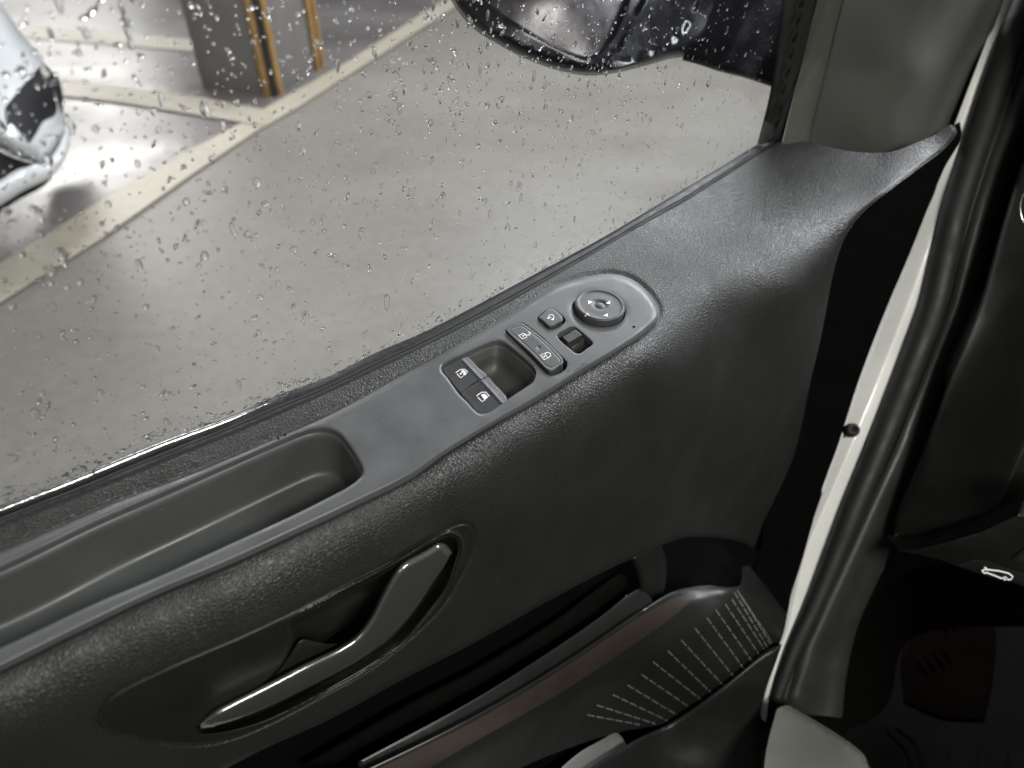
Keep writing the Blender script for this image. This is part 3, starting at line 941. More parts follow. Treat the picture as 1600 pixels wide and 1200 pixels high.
patch('handle_surround', ED, EO, M['hard'], door, holes=[cup_hole], step=8, rings=(0.8, 1.8, 3, 4.5, 6, 7.5, 9.5, 12), back=0.008, back_holes=0.004, relief=esc_rel)
cup_c = np.array([575.0, 955.0])
rg = []
ch = cup_hole
prof = [(0.0, 0.002), (0.02, 0.006), (0.05, 0.012), (0.10, 0.019), (0.18, 0.026), (0.30, 0.032), (0.5, 0.036), (0.75, 0.038), (0.98, 0.038)]
cd = LD(ch)
for k, dp in prof:
    q = ch + (cup_c - ch) * k
    dd = (1 - k) * cd + k * LD(cup_c[None])[0] + dp
    rg.append(ray(q) * dd[:, None])
loft('handle_cup', rg[::-1], M['cup'], door, cap_start=True)

LV = [((313, 1134), (313, 1139)), ((330, 1124), (336, 1137)), ((364, 1106), (372, 1129)), ((420, 1078), (434, 1105)), ((480, 1047), (498, 1073)), ((540, 1017), (556, 1042)),
      ((566, 998), (588, 1021)), ((588, 969), (622, 996)), ((604, 937), (648, 972)), ((620, 907), (670, 944)), ((634, 889), (686, 918)), ((664, 872), (701, 890)), ((688, 858), (706, 872)), ((699, 855), (707, 863))]
A_ = np.array([[*v[0], *v[1]] for v in LV], float)
SS = spl(A_.tolist(), 4)
Tn = np.gradient(SS[:, :2], axis=0); Tn /= np.linalg.norm(Tn, axis=1)[:, None]
UP = np.stack([Tn[:, 1], -Tn[:, 0]], 1)
rg = []
for i, v in enumerate(SS):
    R, L = v[0:2], v[0:2] + (v[2:4] - v[0:2]) * (0.80 if 8 < i < len(SS) - 3 else 0.92)
    e0 = math.sin(min(1.0, i / 16.0) * math.pi / 2); e1_ = math.sin(min(1.0, (len(SS) - 1 - i) / 5.0) * math.pi / 2)
    e = min(0.35 + 0.65 * e0, 0.4 + 0.6 * e1_)
    prot = 0.0115 * e
    up = UP[i] * 11.0 * (0.35 + 0.65 * min(e0, e1_)); dn = (L - R) / np.linalg.norm(L - R)
    w = np.linalg.norm(L - R); f = min(5.0, w * 0.3)
    pts = [(R + up * 1.15, 0.012), (R + up * 1.0, -prot * 0.10), (R + up * 0.92, -prot * 0.45), (R + up * 0.72, -prot * 0.72), (R + up * 0.42, -prot * 0.90), (R + up * 0.1, -prot * 0.985), (R + dn * f * 0.5, -prot), (R + dn * f * 1.5, -prot), (R + (L - R) * 0.6, -prot * 0.97),
           (R + (L - R) * 0.85, -prot * 0.92), (R + (L - R) * 0.95, -prot * 0.82), (L, -prot * 0.55), (L, 0.008)]
    rg.append(np.array([(ray(q[0][None]) * (LD(q[0][None]) + q[1])[:, None])[0] for q in pts]))
shelf = chain([(364, 1102), (400, 1080), (432, 1052), (450, 1028), (466, 1004), (474, 999)], [(474, 999), (500, 1004), (520, 1006), (545, 1001), (562, 990), (580, 966)], [(580, 966), (600, 990), (560, 1030), (480, 1070), (380, 1112)], step=5)
patch('handle_shelf', lambda p: LD(p) + 0.004, shelf, M['hard'], door, step=6, rings=(1, 2.5), back=0.02, relief=rnd(shelf, 4, 0.002))
loft('pull_handle', rg, M['handle'], door, closed=True, cap_start=True, cap_end=True)

# ---------------------------------------------------------------- lower hard trim, pocket and speaker grille
LO = TPS([(250, 1270, 't', .210), (480, 1250, 't', .203), (740, 1119, 't', .186), (880, 1035, 't', .184), (1006, 951, 't', .184), (1090, 905, 't', .185), (900, 1145, 't', .166), (1041, 1130, 't', .150), (1205, 1007, 't', .124),
          (1142, 925, 't', .160), (1100, 1050, 't', .144), (1175, 890, 't', .176), (1240, 885, 't', .170), (1225, 1000, 't', .118), (1195, 1120, 't', .100), (1100, 1200, 't', .110), (800, 1250, 't', .15), (1000, 1260, 't', .125)])
lip_line = [(420, 1270), (560, 1208), (740, 1119), (880, 1036), (985, 965), (1006, 951)]
arch = [(1006, 951), (1050, 925), (1100, 915), (1142, 918), (1156, 914), (1160, 898), (1160, 885)]
low_edge = [(1242, 880), (1236, 930), (1224, 985), (1214, 1010)]
grille_low = [(1214, 1010), (1205, 1012), (1130, 1070), (1041, 1131)]
cav = [(1041, 1131), (1000, 1138), (967, 1144), (880, 1172), (800, 1206), (700, 1262)]
lower_out = chain(lip_line, arch, [(1160, 885), (1175, 885), (1200, 905), (1228, 925), (1242, 880)], low_edge, grille_low, cav, [(700, 1262), (420, 1270)], step=7)
glint_low = np.array([(440, 1330), (740, 1168), (880, 1088), (985, 1018), (1055, 969), (1142, 920)])
low_rel = lambda p: rnd(spl(lip_line, 8), 3, 0.001, False)(p) + rnd(spl(arch, 8), 5, 0.002, False)(p) + 0.004 * (1 / (1 + np.exp(-((p[:, 1] - np.interp(p[:, 0], glint_low[:, 0], glint_low[:, 1])) / 6))))
patch('lower_trim', LO, lower_out, M['hard'], door, step=8, rings=(1.5, 4, 8), back=0.02, relief=low_rel)
red_glint = chain([(430, 1282), (560, 1216), (740, 1127), (880, 1044), (985, 973), (1012, 956)], [(1012, 956), (1060, 932), (1090, 928)], [(1090, 928), (1050, 965), (985, 1010), (880, 1080), (740, 1160), (560, 1262), (430, 1320)], step=7)
patch('red_glint_strip', lambda p: LO(p) + low_rel(p) - 0.0006, red_glint, M['red_glint'], door, step=10, rings=(1.5, 4), back=0.001)  # reddish glint on the lower trim, built as a coloured strip
# pocket interior
pk = chain([(250, 1270), (397, 1170), (513, 1117), (640, 1048), (740, 998), (862, 930), (950, 882), (1000, 862), (1034, 846), (1065, 835), (1104, 833), (1142, 837), (1190, 858)], [(1190, 858), (1180, 895), (1165, 925), (1100, 930), (1006, 962), (880, 1048), (740, 1130), (420, 1290)], step=12)
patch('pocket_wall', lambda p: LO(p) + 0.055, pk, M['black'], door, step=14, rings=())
inner_lip = chain([(560, 1190), (740, 1093), (862, 1016), (940, 962), (980, 930), (1000, 918)], [(1000, 918), (1020, 940), (1010, 954), (985, 970), (880, 1041), (740, 1125), (560, 1214)], step=7)
patch('pocket_lip', lambda p: LO(p) + 0.010, inner_lip, M['hard'], door, step=8, rings=(1.5, 4), back=0.004, relief=rnd(inner_lip, 6, 0.0012))
roller = chain([(470, 1196), (640, 1098), (740, 1046), (862, 972), (930, 922), (972, 896), (985, 905)], [(985, 905), (978, 935), (940, 960), (862, 1010), (740, 1080), (520, 1200)], step=7)
patch('pocket_liner', lambda p: LO(p) + 0.030, roller, M['mat'], door, step=9, rings=(2, 5), back=0.01, relief=rnd(roller, 20, 0.012))
lobe = spl([(987, 872), (1005, 862), (1032, 854), (1040, 870), (1041, 895), (1036, 925), (1024, 935), (1008, 936), (1000, 915), (995, 895)], 4, True)
patch('pocket_end_lobe', lambda p: LD(p) + 0.008, lobe, M['hard'], door, step=5, rings=(1, 3, 6), back=0.03, relief=rnd(lobe, 12, 0.010))
tubep = px3([(965, 952), (974, 942), (979, 930)], lambda p: LO(p) + 0.012)
tube('liner_clip', tubep, [0.0006, 0.0012, 0.0005], M['card'], door)

# speaker perforations: rows of tiny raised dots in short groups
Z8 = lambda pts: zo(pts, 900, 900, 4.0)
rows = [((75, 870), (400, 930)), ((135, 810), (500, 925)), ((235, 745), (572, 905)), ((325, 685), (637, 872)), ((415, 620), (732, 836)), ((485, 540), (792, 782)), ((575, 470), (852, 737)), ((660, 405), (922, 687)), ((745, 330), (987, 632)),
        ((820, 265), (1050, 582)), ((875, 215), (1102, 537)), ((935, 180), (1147, 495)), ((978, 150), (1182, 468)), ((992, 105), (1202, 455)), ((1012, 95), (1218, 430)), ((1035, 130), (1222, 412))]
oct_ = [(math.cos(a) , math.sin(a)) for a in np.linspace(0, 2 * math.pi, 6, endpoint=False)]
for a, b in rows:
    a, b = np.array(Z8([a])[0]), np.array(Z8([b])[0])
    Ld = np.linalg.norm(b - a); u = (b - a) / Ld
    V, Fc = [], []
    x = 0.0; k = 0
    sp = 3.0
    while x < Ld:
        c = a + u * x
        r = 1.6
        base = len(V)
        ring = np.array([c + r * np.array(q) for q in oct_])
        top = np.array([c + 0.5 * r * np.array(q) for q in oct_])
        for P3 in px3(ring, lambda p: LO(p) + low_rel(p) + 0.0002): V.append(P3)
        for P3 in px3(top, lambda p: LO(p) + low_rel(p) - 0.0007): V.append(P3)
        for i in range(6):
            j = (i + 1) % 6
            Fc.append([base + i, base + j, base + 6 + j, base + 6 + i])
        Fc.append([base + 6 + i for i in range(6)])
        k += 1
        x += sp if k % 4 else sp * 2.0
    link('grille_dot_row', V, Fc, M['print_dim'], door, smooth=False)

# lower pocket below the grille
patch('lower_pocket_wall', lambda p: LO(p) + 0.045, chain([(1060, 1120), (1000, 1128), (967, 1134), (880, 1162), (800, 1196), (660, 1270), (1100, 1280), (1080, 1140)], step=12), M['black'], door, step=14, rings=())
low_lip = chain([(1222, 1006), (1205, 1012), (1130, 1072), (1041, 1133), (1000, 1152), (960, 1176), (910, 1210), (860, 1262)], [(860, 1262), (1189, 1262), (1190, 1200), (1188, 1120), (1198, 1075), (1214, 1030), (1222, 1006)], step=7)
patch('lower_pocket_front', lambda p: LO(p) - 0.012, low_lip, M['hard'], door, step=9, rings=(1.5, 4, 8), back=0.02, relief=rnd(low_lip, 11, 0.008))
boss = spl([(985, 1195), (1000, 1178), (1030, 1172), (1065, 1178), (1082, 1196), (1078, 1240), (1000, 1245)], 5, True)
patch('speaker_boss', lambda p: LO(p) - 0.0125, boss, M['hard'], door, step=8, rings=(2, 5), back=0.003, relief=rnd(boss, 12, 0.003))

# metal door shell behind all the trim
patch('door_shell', lambda p: np.maximum(LO(p), LD(p)) + 0.075, chain([(-260, 1200), (200, 1000), (700, 900), (1000, 760), (1200, 640), (1290, 600), (1275, 760), (1262, 860), (1240, 930), (1228, 985), (1205, 1060), (1195, 1270), (-260, 1330)], step=24), M['black'], door, step=40, rings=())

# door front end
de = chain([(1500, 190), (1502, 215), (1476, 262), (1448, 330), (1420, 400), (1390, 470), (1362, 540), (1340, 600), (1324, 650), (1308, 700), (1286, 760), (1266, 830), (1252, 880), (1236, 930), (1224, 990), (1212, 1020)], [(1212, 1020), (1150, 1010), (1190, 850), (1200, 650), (1230, 450), (1330, 290), (1440, 225)], step=9)
DEd = TPS([(1500, 200, 'd', .645), (1330, 620, 'd', .655), (1240, 930, 'd', .66), (1200, 500, 'd', .66), (1190, 850, 'd', .67)])
patch('door_end_face', lambda p: DEd(p) + 0.024, de, M['black'], door, step=16, rings=(3,), back=0.02)

# ---------------------------------------------------------------- window: seals, frame, pillar trim, glass
gl_line = [(-250, 893), (0, 790), (99, 752), (250, 690), (360, 650), (435, 617), (510, 590), (585, 552), (660, 520), (735, 482), (795, 450), (855, 418), (945, 369), (1035, 315), (1125, 261), (1183, 225)]
gx_, gy_ = zip(*gl_line)
lx_, ly_ = zip(*ledge_top)
xs = np.linspace(-250, 1215, 60)
ledge_y = np.array([np.interp(x, spl(ledge_top, 6)[:, 0], spl(ledge_top, 6)[:, 1]) for x in xs])
glass_y = np.array([np.interp(x, spl(gl_line, 6)[:, 0], spl(gl_line, 6)[:, 1]) if x < 1183 else 225 - (x - 1183) * 0.45 for x in xs])
mid = lambda k: [(x, a + (b - a) * k) for x, a, b in zip(xs, ledge_y, glass_y)]
inner_lipline = mid(0.45)
seal = seg(np.vstack([np.array(mid(-0.15)), np.array(inner_lipline)[::-1]]), 8)
patch('inner_window_seal', lambda p: depth_plane(p, -0.002), seal, M['rubber'], door, step=8, rings=(1, 3), back=-0.01 * ZX, relief=rnd(seal, 5, 0.0025))
tube('seal_bead', px3(mid(0.40), lambda p: depth_plane(p, -0.0005)), 0.0007, M['rubber'], door)
mould = seg(np.vstack([np.array(mid(0.30)), np.array(mid(1.0))[::-1]]), 8)
patch('outer_window_moulding', lambda p: depth_plane(p, -0.010), mould, M['wet_rubber'], door, step=6, rings=(1, 3), back=-0.02 * ZX, relief=rnd(np.array(mid(1.0)), 8, 0.004, False))
cm = [(x, y) for x, y in mid(0.80) if x < 430]
tube('bright_moulding', px3(cm, lambda p: depth_plane(p, -0.008)), [0.0016] * 8 + [0.0012, 0.0002], M['chrome'], door, flat=0.7)

# glass pane: plane through the seal line
gA = px3([(0, ledge_y[10] if False else 806)], lambda p: depth_plane(p, 0.0))[0]
gB = px3([(1205, 228)], lambda p: depth_plane(p, 0.0))[0]
gdir = gB - gA; gdir[2] = 0; gdir /= np.linalg.norm(gdir)
gn = np.array([-gdir[1], gdir[0], 0.0])
lean = math.radians(4)
gup = math.cos(lean) * ZX - math.sin(lean) * gn
gnn = np.cross(gdir, gup); gnn *= -1 if gnn @ gn < 0 else 1


def gpt(u, v, w=0.0):
    return gA + gdir * u + (gB - gA)[2] * (u / np.linalg.norm((gB - gA)[:2])) * ZX * 0 + gup * v + gnn * w


Lg = (gB - gA) @ gdir
crn = [(-0.22, -0.03), (Lg + 0.03, -0.03), (Lg + 0.10, 0.34), (-0.22, 0.34)]
V = [gpt(u, v, 0.0) for u, v in crn] + [gpt(u, v, 0.0035) for u, v in crn]
glass = link('window_glass', V, [[3, 2, 1, 0], [4, 5, 6, 7], [0, 1, 5, 4], [1, 2, 6, 5], [2, 3, 7, 6], [3, 0, 4, 7]], M['glass'], door, smooth=False)

# window frame and pillar trim
tD = lambda v: (lambda p: v / (ray(p) @ NX))
fr_out = chain([(1228, 0 - 60), (1205, 135), (1183, 226)], [(1183, 226), (1222, 222)], [(1222, 222), (1250, 110), (1292, -60)], step=8)
FRD = TPS([(1183, 226, 'P', -0.004), (1222, 222, 'P', 0.0), (1205, 120, 't', .330), (1250, 110, 't', .319), (1242, -60, 't', .332), (1290, -60, 't', .319)])
frl = np.array([(1204, 222), (1228, 110), (1262, -60)])
patch('window_frame_seal', FRD, fr_out, M['rubber'], door, step=8, rings=(1.5, 4), back=0.01, relief=lambda p: rnd(fr_out, 8, 0.004)(p) + 0.003 * np.exp(-(dist_line(p, frl) / 4) ** 2))
ol = chain([(1292, -60), (1250, 110), (1222, 226)], [(1222, 226), (1262, 226)], [(1262, 226), (1290, 110), (1334, -60)], step=7)
OLD = TPS([(1222, 226, 'P', 0.0), (1262, 226, 'P', 0.0), (1250, 110, 't', .319), (1290, 110, 't', .312), (1292, -60, 't', .318), (1334, -60, 't', .310)])
oll = np.array([(1262, 226), (1290, 110), (1334, -60)])
patch('window_channel_strip', OLD, ol, M['olive'], door, step=6, rings=(1.5, 4, 8), back=0.01, relief=lambda p: rnd(oll, 16, 0.010, False)(p))
pil = chain([(1329, -60), (1290, 100), (1260, 222), (1262, 232)], [(1262, 232), (1300, 240), (1344, 246), (1392, 246), (1432, 232), (1496, 202)], [(1496, 202), (1530, 108), (1568, 0), (1590, -60)], step=9)
PLD = TPS([(1262, 228, 't', .318), (1300, 240, 't', .304), (1344, 246, 't', .286), (1390, 244, 't', .270), (1432, 230, 't', .264), (1492, 200, 't', .278), (1290, 110, 't', .316), (1335, 110, 't', .302), (1385, 110, 't', .284), (1430, 110, 't', .272), (1475, 110, 't', .274),
           (1528, 110, 't', .292), (1326, -60, 't', .314), (1375, -60, 't', .300), (1430, -60, 't', .281), (1480, -60, 't', .272), (1530, -60, 't', .276), (1588, -60, 't', .294)])
pl_edge = np.array([(1329, -60), (1290, 100), (1260, 222)])
patch('pillar_trim', PLD, pil, M['pillar'], door, step=9, rings=(1.5, 4, 8), back=0.01, relief=lambda p: rnd(pl_edge, 7, 0.004, False)(p) + rnd(spl(trim_base, 8) + [0, 8], 6, 0.003, False)(p))

# ---------------------------------------------------------------- wing mirror
mir = thing('wing_mirror', 'black wing mirror with silvery glass seen through the rain-speckled window', 'wing mirror', tuple(px3([(1000, 60)], 0.66)[0]))
sh = chain([(690, -70), (697, -20), (712, 12), (742, 46), (775, 67), (810, 86), (845, 101), (877, 111), (918, 118), (960, 114), (990, 107), (1017, 100), (1045, 92), (1075, 88)], [(1075, 88), (1130, 40), (1180, -70)], step=8)
SHD = TPS([(700, -60, 'd', .60), (745, 40, 'd', .60), (880, 105, 'd', .615), (930, 110, 'd', .62), (960, 60, 'd', .625), (1000, 0, 'd', .635), (1060, 85, 'd', .68), (1100, 20, 'd', .70), (1180, -60, 'd', .73), (850, 0, 'd', .595)])
mg = chain([(752, -70), (757, -12), (775, 12), (810, 37), (864, 68), (890, 80), (909, 86), (925, 86), (938, 79), (955, 60), (968, 34), (983, -5), (998, -70)], step=6)
seam = np.array([(1020, -60), (1003, 0), (985, 42), (962, 78), (931, 108)])
seam2 = np.array([(1100, -30), (1080, 28), (1058, 58), (1030, 80), (990, 94), (935, 110)])
patch('mirror_housing', SHD, sh, M['mirror_shell'], mir, holes=[mg], step=8, rings=(1.5, 5, 10), back=0.05, back_holes=0.012, relief=lambda p: rnd(sh, 18, 0.022)(p) + rnd(mg, 6, 0.004)(p) + 0.004 * np.exp(-(dist_line(p, seam) / 2.2) ** 2) + 0.003 * np.exp(-(dist_line(p, seam2) / 2.2) ** 2))
patch('mirror_pane', lambda p: SHD(p) + 0.008, inset(mg, -4), M['mirror_glass'], mir, step=20, rings=(), back=0.004)
sail = chain([(1066, 94), (1095, 102), (1125, 112), (1165, 122), (1210, 137)], [(1210, 137), (1260, 60), (1300, -70), (1120, -70), (1066, 94)], step=10)
SLD = TPS([(1066, 94, 'd', .70), (1210, 137, 'd', .67), (1260, 60, 'd', .67), (1120, -70, 'd', .72), (1300, -70, 'd', .68)])
fac = np.array([(1120, 110), (1150, 40), (1200, 70)])
patch('mirror_base', SLD, sail, M['mirror_shell'], mir, step=12, rings=(2, 5), back=0.04, relief=lambda p: rnd(sail, 10, 0.01)(p) + 0.0004 * np.clip(p[:, 0] - 1150 + (p[:, 1] - 60) * 0.6, 0, 60))

# ---------------------------------------------------------------- own car body at the right: jamb, seals, dash, footwell
cb = thing('car_cabin', 'car cabin side with white jamb, black seals, dark dashboard end and footwell', 'car', tuple(px3([(1400, 1150)], 1.1)[0]))
sL = [(1590, -60), (1566, 0), (1520, 120), (1492, 194), (1478, 235), (1464, 290), (1430, 380), (1392, 480), (1340, 612), (1320, 672), (1286, 768), (1257, 852), (1234, 924), (1221, 996), (1196, 1062), (1188, 1105), (1190, 1124)]
sR = [(1604, -60), (1580, 0), (1540, 104), (1504, 212), (1464, 340), (1436, 470), (1394, 584), (1358, 674), (1304, 816), (1271, 912), (1250, 960), (1229, 1010), (1212, 1050), (1202, 1090), (1197, 1128)]
JD = TPS([(1566, 0, 'd', .72), (1580, 0, 'd', .72), (1464, 320, 'd', .705), (1350, 640, 'd', .70), (1240, 930, 'd', .705), (1190, 1110, 'd', .70), (1400, 400, 'd', .71), (1500, 640, 'd', .70), (1300, 1000, 'd', .70)])
strip_out = chain(sL, sR[::-1], step=6)
ridge = spl([(1570, -40), (1556, 30), (1536, 90), (1512, 170), (1500, 215), (1490, 260), (1478, 310), (1455, 375), (1425, 460), (1392, 545), (1362, 620), (1338, 680), (1300, 770), (1262, 860), (1246, 925), (1232, 985), (1214, 1035), (1200, 1090)], 6)


def strip_rel(p):
    d = dist_line(p, ridge)
    side = np.interp(p[:, 1], ridge[:, 1], ridge[:, 0]) - p[:, 0]
    return np.where(side > 0, 0.00035, 0.00014) * (np.sqrt(d * d + 9) - 3) + 0.0025 * (1 / (1 + np.exp((p[:, 1] - 215) / 3)))


patch('painted_jamb', JD, strip_out, M['white'], cb, step=3, rings=(0.8, 2), back=0.02, relief=strip_rel)
bs = np.array([(1331, 672)])
an8 = np.linspace(0, 2 * math.pi, 20, endpoint=False)
cir = lambda c, r, ey=0.85: np.stack([c[0] + r * np.cos(an8), c[1] + r * ey * np.sin(an8)], 1)
loft('jamb_bumper', [px3(cir(bs[0] + [-4, 2], 11), .700), px3(cir(bs[0] + [-2, 1], 13), .690), px3(cir(bs[0] + [0, 0], 13), .682), px3(cir(bs[0] + [3, -1], 9), .675), px3(cir(bs[0] + [4, -1], 5), .676), px3(cir(bs[0] + [4, -1], 1), .680)], M['rubber'], cb, cap_end=True)
rx = lambda off, y0=-60, y1=1095: [(np.interp(y, [q[1] for q in sR], [q[0] for q in sR]) + (off(y) if callable(off) else off), y) for y in np.linspace(y0, y1, 16)]
tube('door_seal', px3(rx(lambda y: 24 - 14 * max(0, y - 700) / 390), lambda p: JD(p) - 0.002), [0.0128, 0.0128, 0.0128, 0.011, 0.006], M['rubber'], cb, n=20)
tube('door_seal_lip', px3(rx(lambda y: 48 - 28 * max(0, y - 700) / 390), lambda p: JD(p) + 0.002), 0.0075, M['rubber'], cb, n=16)
# lower A-pillar trim: a long rounded cover
pt_l = rx(lambda y: 50 - 34 * max(0, y - 700) / 390, -60, 1090)
pt_r = [(1720, -60), (1690, 60), (1640, 160), (1598, 248), (1562, 360), (1528, 480), (1484, 588), (1436, 714), (1398, 798), (1360, 880), (1320, 960), (1290, 1060)]
pt = chain([tuple(q) for q in pt_l], [tuple(pt_l[-1]), (1222, 1106), (1316, 1122)], [(1316, 1122), (1322, 1060), (1340, 980), (1380, 890)], pt_r[:8][::-1], step=9)
mid_l = np.array([((a[0] + np.interp(a[1], [q[1] for q in pt_r], [q[0] for q in pt_r])) / 2 - 10, a[1]) for a in pt_l])
patch('lower_pillar_cover', JD, pt, M['kick'], cb, step=10, rings=(2, 5), back=0.02, relief=lambda p: 0.010 - 0.02 * np.exp(-(dist_line(p, mid_l) / 28.0) ** 2) + rnd(np.array([(1316, 1122), (1322, 1060), (1340, 980), (1380, 890)] + pt_r[:8][::-1], float), 20, 0.014, False)(p))
# dashboard end panel
dp = chain([(1720, -60), (1690, 60), (1640, 160), (1600, 248), (1564, 360), (1530, 480), (1486, 588), (1440, 714), (1402, 800), (1396, 838)], [(1396, 838), (1440, 836), (1467, 826), (1485, 822), (1540, 799), (1562, 787), (1574, 772), (1586, 740), (1604, 700)], [(1604, 700), (1760, 300), (1800, -60)], step=10)
DPD = TPS([(1600, 248, 'd', .66), (1530, 480, 'd', .66), (1440, 714, 'd', .67), (1400, 840, 'd', .68), (1580, 780, 'd', .60), (1600, 600, 'd', .60), (1750, 300, 'd', .60), (1800, -60, 'd', .62)])
patch('dashboard_end_cap', DPD, dp, M['hard'], cb, step=12, rings=(0.8, 2, 4, 6), back=0.012, relief=rnd(dp, 7, 0.004))
mb = chain([(1385, 838), (1440, 826), (1467, 816), (1540, 790), (1572, 760), (1592, 700), (1640, 560)], [(1640, 560), (1760, 600)], [(1760, 600), (1700, 720), (1600, 800), (1582, 808), (1530, 830), (1484, 846), (1440, 857), (1406, 862)], step=9)
patch('dashboard_lower_band', lambda p: DPD(p) + 0.012, mb, M['button_side'], cb, step=12, rings=(2,), back=0.02)
lp = chain([(1406, 861), (1440, 857), (1484, 846), (1530, 832), (1582, 808), (1600, 800), (1700, 740)], [(1700, 740), (1760, 960)], [(1760, 960), (1660, 936), (1600, 917), (1580, 909), (1543, 901), (1495, 884), (1460, 872), (1406, 861)], step=8)
LPD = TPS([(1406, 861, 'd', .655), (1484, 846, 'd', .61), (1600, 800, 'd', .575), (1500, 884, 'd', .635), (1600, 915, 'd', .60), (1740, 940, 'd', .57)])
lprel = rnd(np.array([(1406, 861), (1440, 857), (1484, 846), (1530, 832), (1582, 808), (1600, 800), (1700, 740)], float), 5, 0.003, False)
patch('dashboard_lower_panel', LPD, lp, M['hard'], cb, step=9, rings=(1.5, 4), back=0.02, relief=lprel)
bt = chain([(1495, 884), (1510, 878), (1524, 874), (1545, 877), (1570, 886), (1600, 896), (1640, 908)], [(1640, 908), (1650, 932), (1600, 915), (1580, 908), (1543, 899), (1495, 884)], step=5)
b_o = patch('tailgate_button', lambda p: LPD(p) - 0.002, bt, M['button_side'], cb, step=7, rings=(1.5, 3), back=0.004, relief=rnd(bt, 3, 0.0015))
Z9 = lambda pts: zo(pts, 1380, 740, 5.714)
strokes('open_car_symbol', [Z9([(880, 870), (905, 855), (940, 858), (1040, 870), (1120, 890), (1158, 920), (1140, 945), (1110, 948)]), Z9([(925, 885), (1000, 912), (1062, 938)]), Z9([(905, 835), (925, 850)]), Z9([(885, 870), (905, 890), (930, 880)]), Z9([(1068, 930), (1085, 950), (1108, 938), (1090, 922)])], 2.0,
        lambda p: px3(p, lambda q: LPD(q) - 0.0021), M['backlit'], b_o, closed=(4,))
kn = chain([(1583, 873), (1600, 858), (1640, 840)], [(1640, 840), (1640, 885), (1605, 882), (1590, 878)], step=5)
patch('blank_button', lambda p: LPD(p) - 0.002, kn, M['button_side'], cb, step=7, rings=(1.5,), back=0.004, relief=rnd(kn, 3, 0.0015))
gp = chain([(1590, 806), (1600, 780), (1640, 740)], [(1640, 740), (1700, 780), (1660, 815)], step=6)
patch('knee_pad', lambda p: LPD(p) - 0.004, gp, M['olive'], cb, step=9, rings=(2,), back=0.004, relief=rnd(gp, 5, 0.003))
vent = np.array([(1608 + 14 * math.cos(a), 325 + 27 * math.sin(a)) for a in np.linspace(0, 2 * math.pi, 24)])
tube('vent_ring', px3(vent, lambda p: np.full(len(p), .592)), 0.0007, M['handle'], cb)
db = [(1665, -400), (1900, -1700), (3800, -1700), (3800, 1500), (1760, 1500), (1680, 1000)]
patch('unseen_light_blocker', lambda p: np.full(len(p), 0.63), seg(db, 60), M['hard'], cb, step=120, rings=(), back=0.30)  # unseen slab added to shade the footwell and door end
# sill plate, footwell
fp = [AX * a - NX * -b for a, b in ((-1.2, 0.14), (1.5, 0.14), (1.5, -1.3), (-1.2, -1.3))]
fz = np.array([0, 0, -1.13])
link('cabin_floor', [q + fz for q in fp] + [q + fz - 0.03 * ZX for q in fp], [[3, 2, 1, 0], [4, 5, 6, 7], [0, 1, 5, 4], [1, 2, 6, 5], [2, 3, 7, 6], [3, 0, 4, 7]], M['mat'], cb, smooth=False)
sp_ = chain([(1214, 1108), (1228, 1102), (1260, 1118), (1327, 1160), (1350, 1180), (1372, 1230), (1380, 1262)], [(1380, 1262), (1190, 1262)], [(1190, 1262), (1195, 1190), (1200, 1160), (1214, 1108)], step=8)
SPD = TPS([(1214, 1108, 'd', .66), (1230, 1104, 'd', .665), (1327, 1161, 'd', .67), (1200, 1250, 'd', .60), (1370, 1250, 'd', .63)])
se = np.array([(1228, 1102), (1260, 1118), (1327, 1160), (1350, 1180), (1372, 1230)], float)
patch('sill_plate', SPD, sp_, M['sill'], cb, step=9, rings=(1.5, 4), back=0.03, relief=lambda p: rnd(se, 6, 0.007, False)(p))
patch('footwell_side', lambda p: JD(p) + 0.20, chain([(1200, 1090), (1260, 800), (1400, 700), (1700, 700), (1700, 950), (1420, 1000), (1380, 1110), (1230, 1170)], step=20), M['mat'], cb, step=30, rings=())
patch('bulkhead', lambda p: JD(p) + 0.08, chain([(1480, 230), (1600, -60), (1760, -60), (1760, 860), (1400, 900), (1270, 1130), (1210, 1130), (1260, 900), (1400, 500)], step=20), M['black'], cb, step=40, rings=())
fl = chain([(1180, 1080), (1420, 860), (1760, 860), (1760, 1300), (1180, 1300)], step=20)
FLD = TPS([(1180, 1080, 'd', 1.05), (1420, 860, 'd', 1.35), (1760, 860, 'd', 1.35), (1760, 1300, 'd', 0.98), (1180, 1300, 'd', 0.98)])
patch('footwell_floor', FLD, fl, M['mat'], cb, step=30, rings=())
fmat = thing('floor_mat', 'black ribbed rubber floor mat in the dark footwell at the lower right corner', 'floor mat', tuple(px3([(1500, 1180)], 1.04)[0]))
fm = chain([(1330, 1120), (1400, 1135), (1480, 1160), (1620, 1172), (1760, 1170)], [(1760, 1170), (1760, 1300), (1290, 1300), (1330, 1120)], step=14)
patch('mat_sheet', lambda p: FLD(p) - 0.02, fm, M['mat'], fmat, step=20, rings=(3,), back=0.006)
for k, pts in enumerate([[(1385, 1140), (1410, 1165), (1425, 1200), (1440, 1260)], [(1400, 1135), (1430, 1160), (1442, 1200), (1460, 1260)], [(1485, 1165), (1482, 1210), (1478, 1260)], [(1530, 1170), (1528, 1215), (1526, 1260)], [(1575, 1172), (1574, 1215), (1573, 1260)]]):
    tube('mat_rib', px3(pts, lambda p: FLD(p) - 0.022), 0.0012, M['mat'], fmat)
foot = chain([(1432, 962), (1470, 945), (1540, 955), (1555, 985), (1552, 1060), (1538, 1130)], [(1538, 1130), (1470, 1125), (1412, 1100)], [(1412, 1100), (1408, 1030), (1432, 962)], step=9)
fr_ = TPS([(1432, 962, 'd', .98), (1550, 985, 'd', .98), (1538, 1130, 'd', .92), (1412, 1100, 'd', .92)])
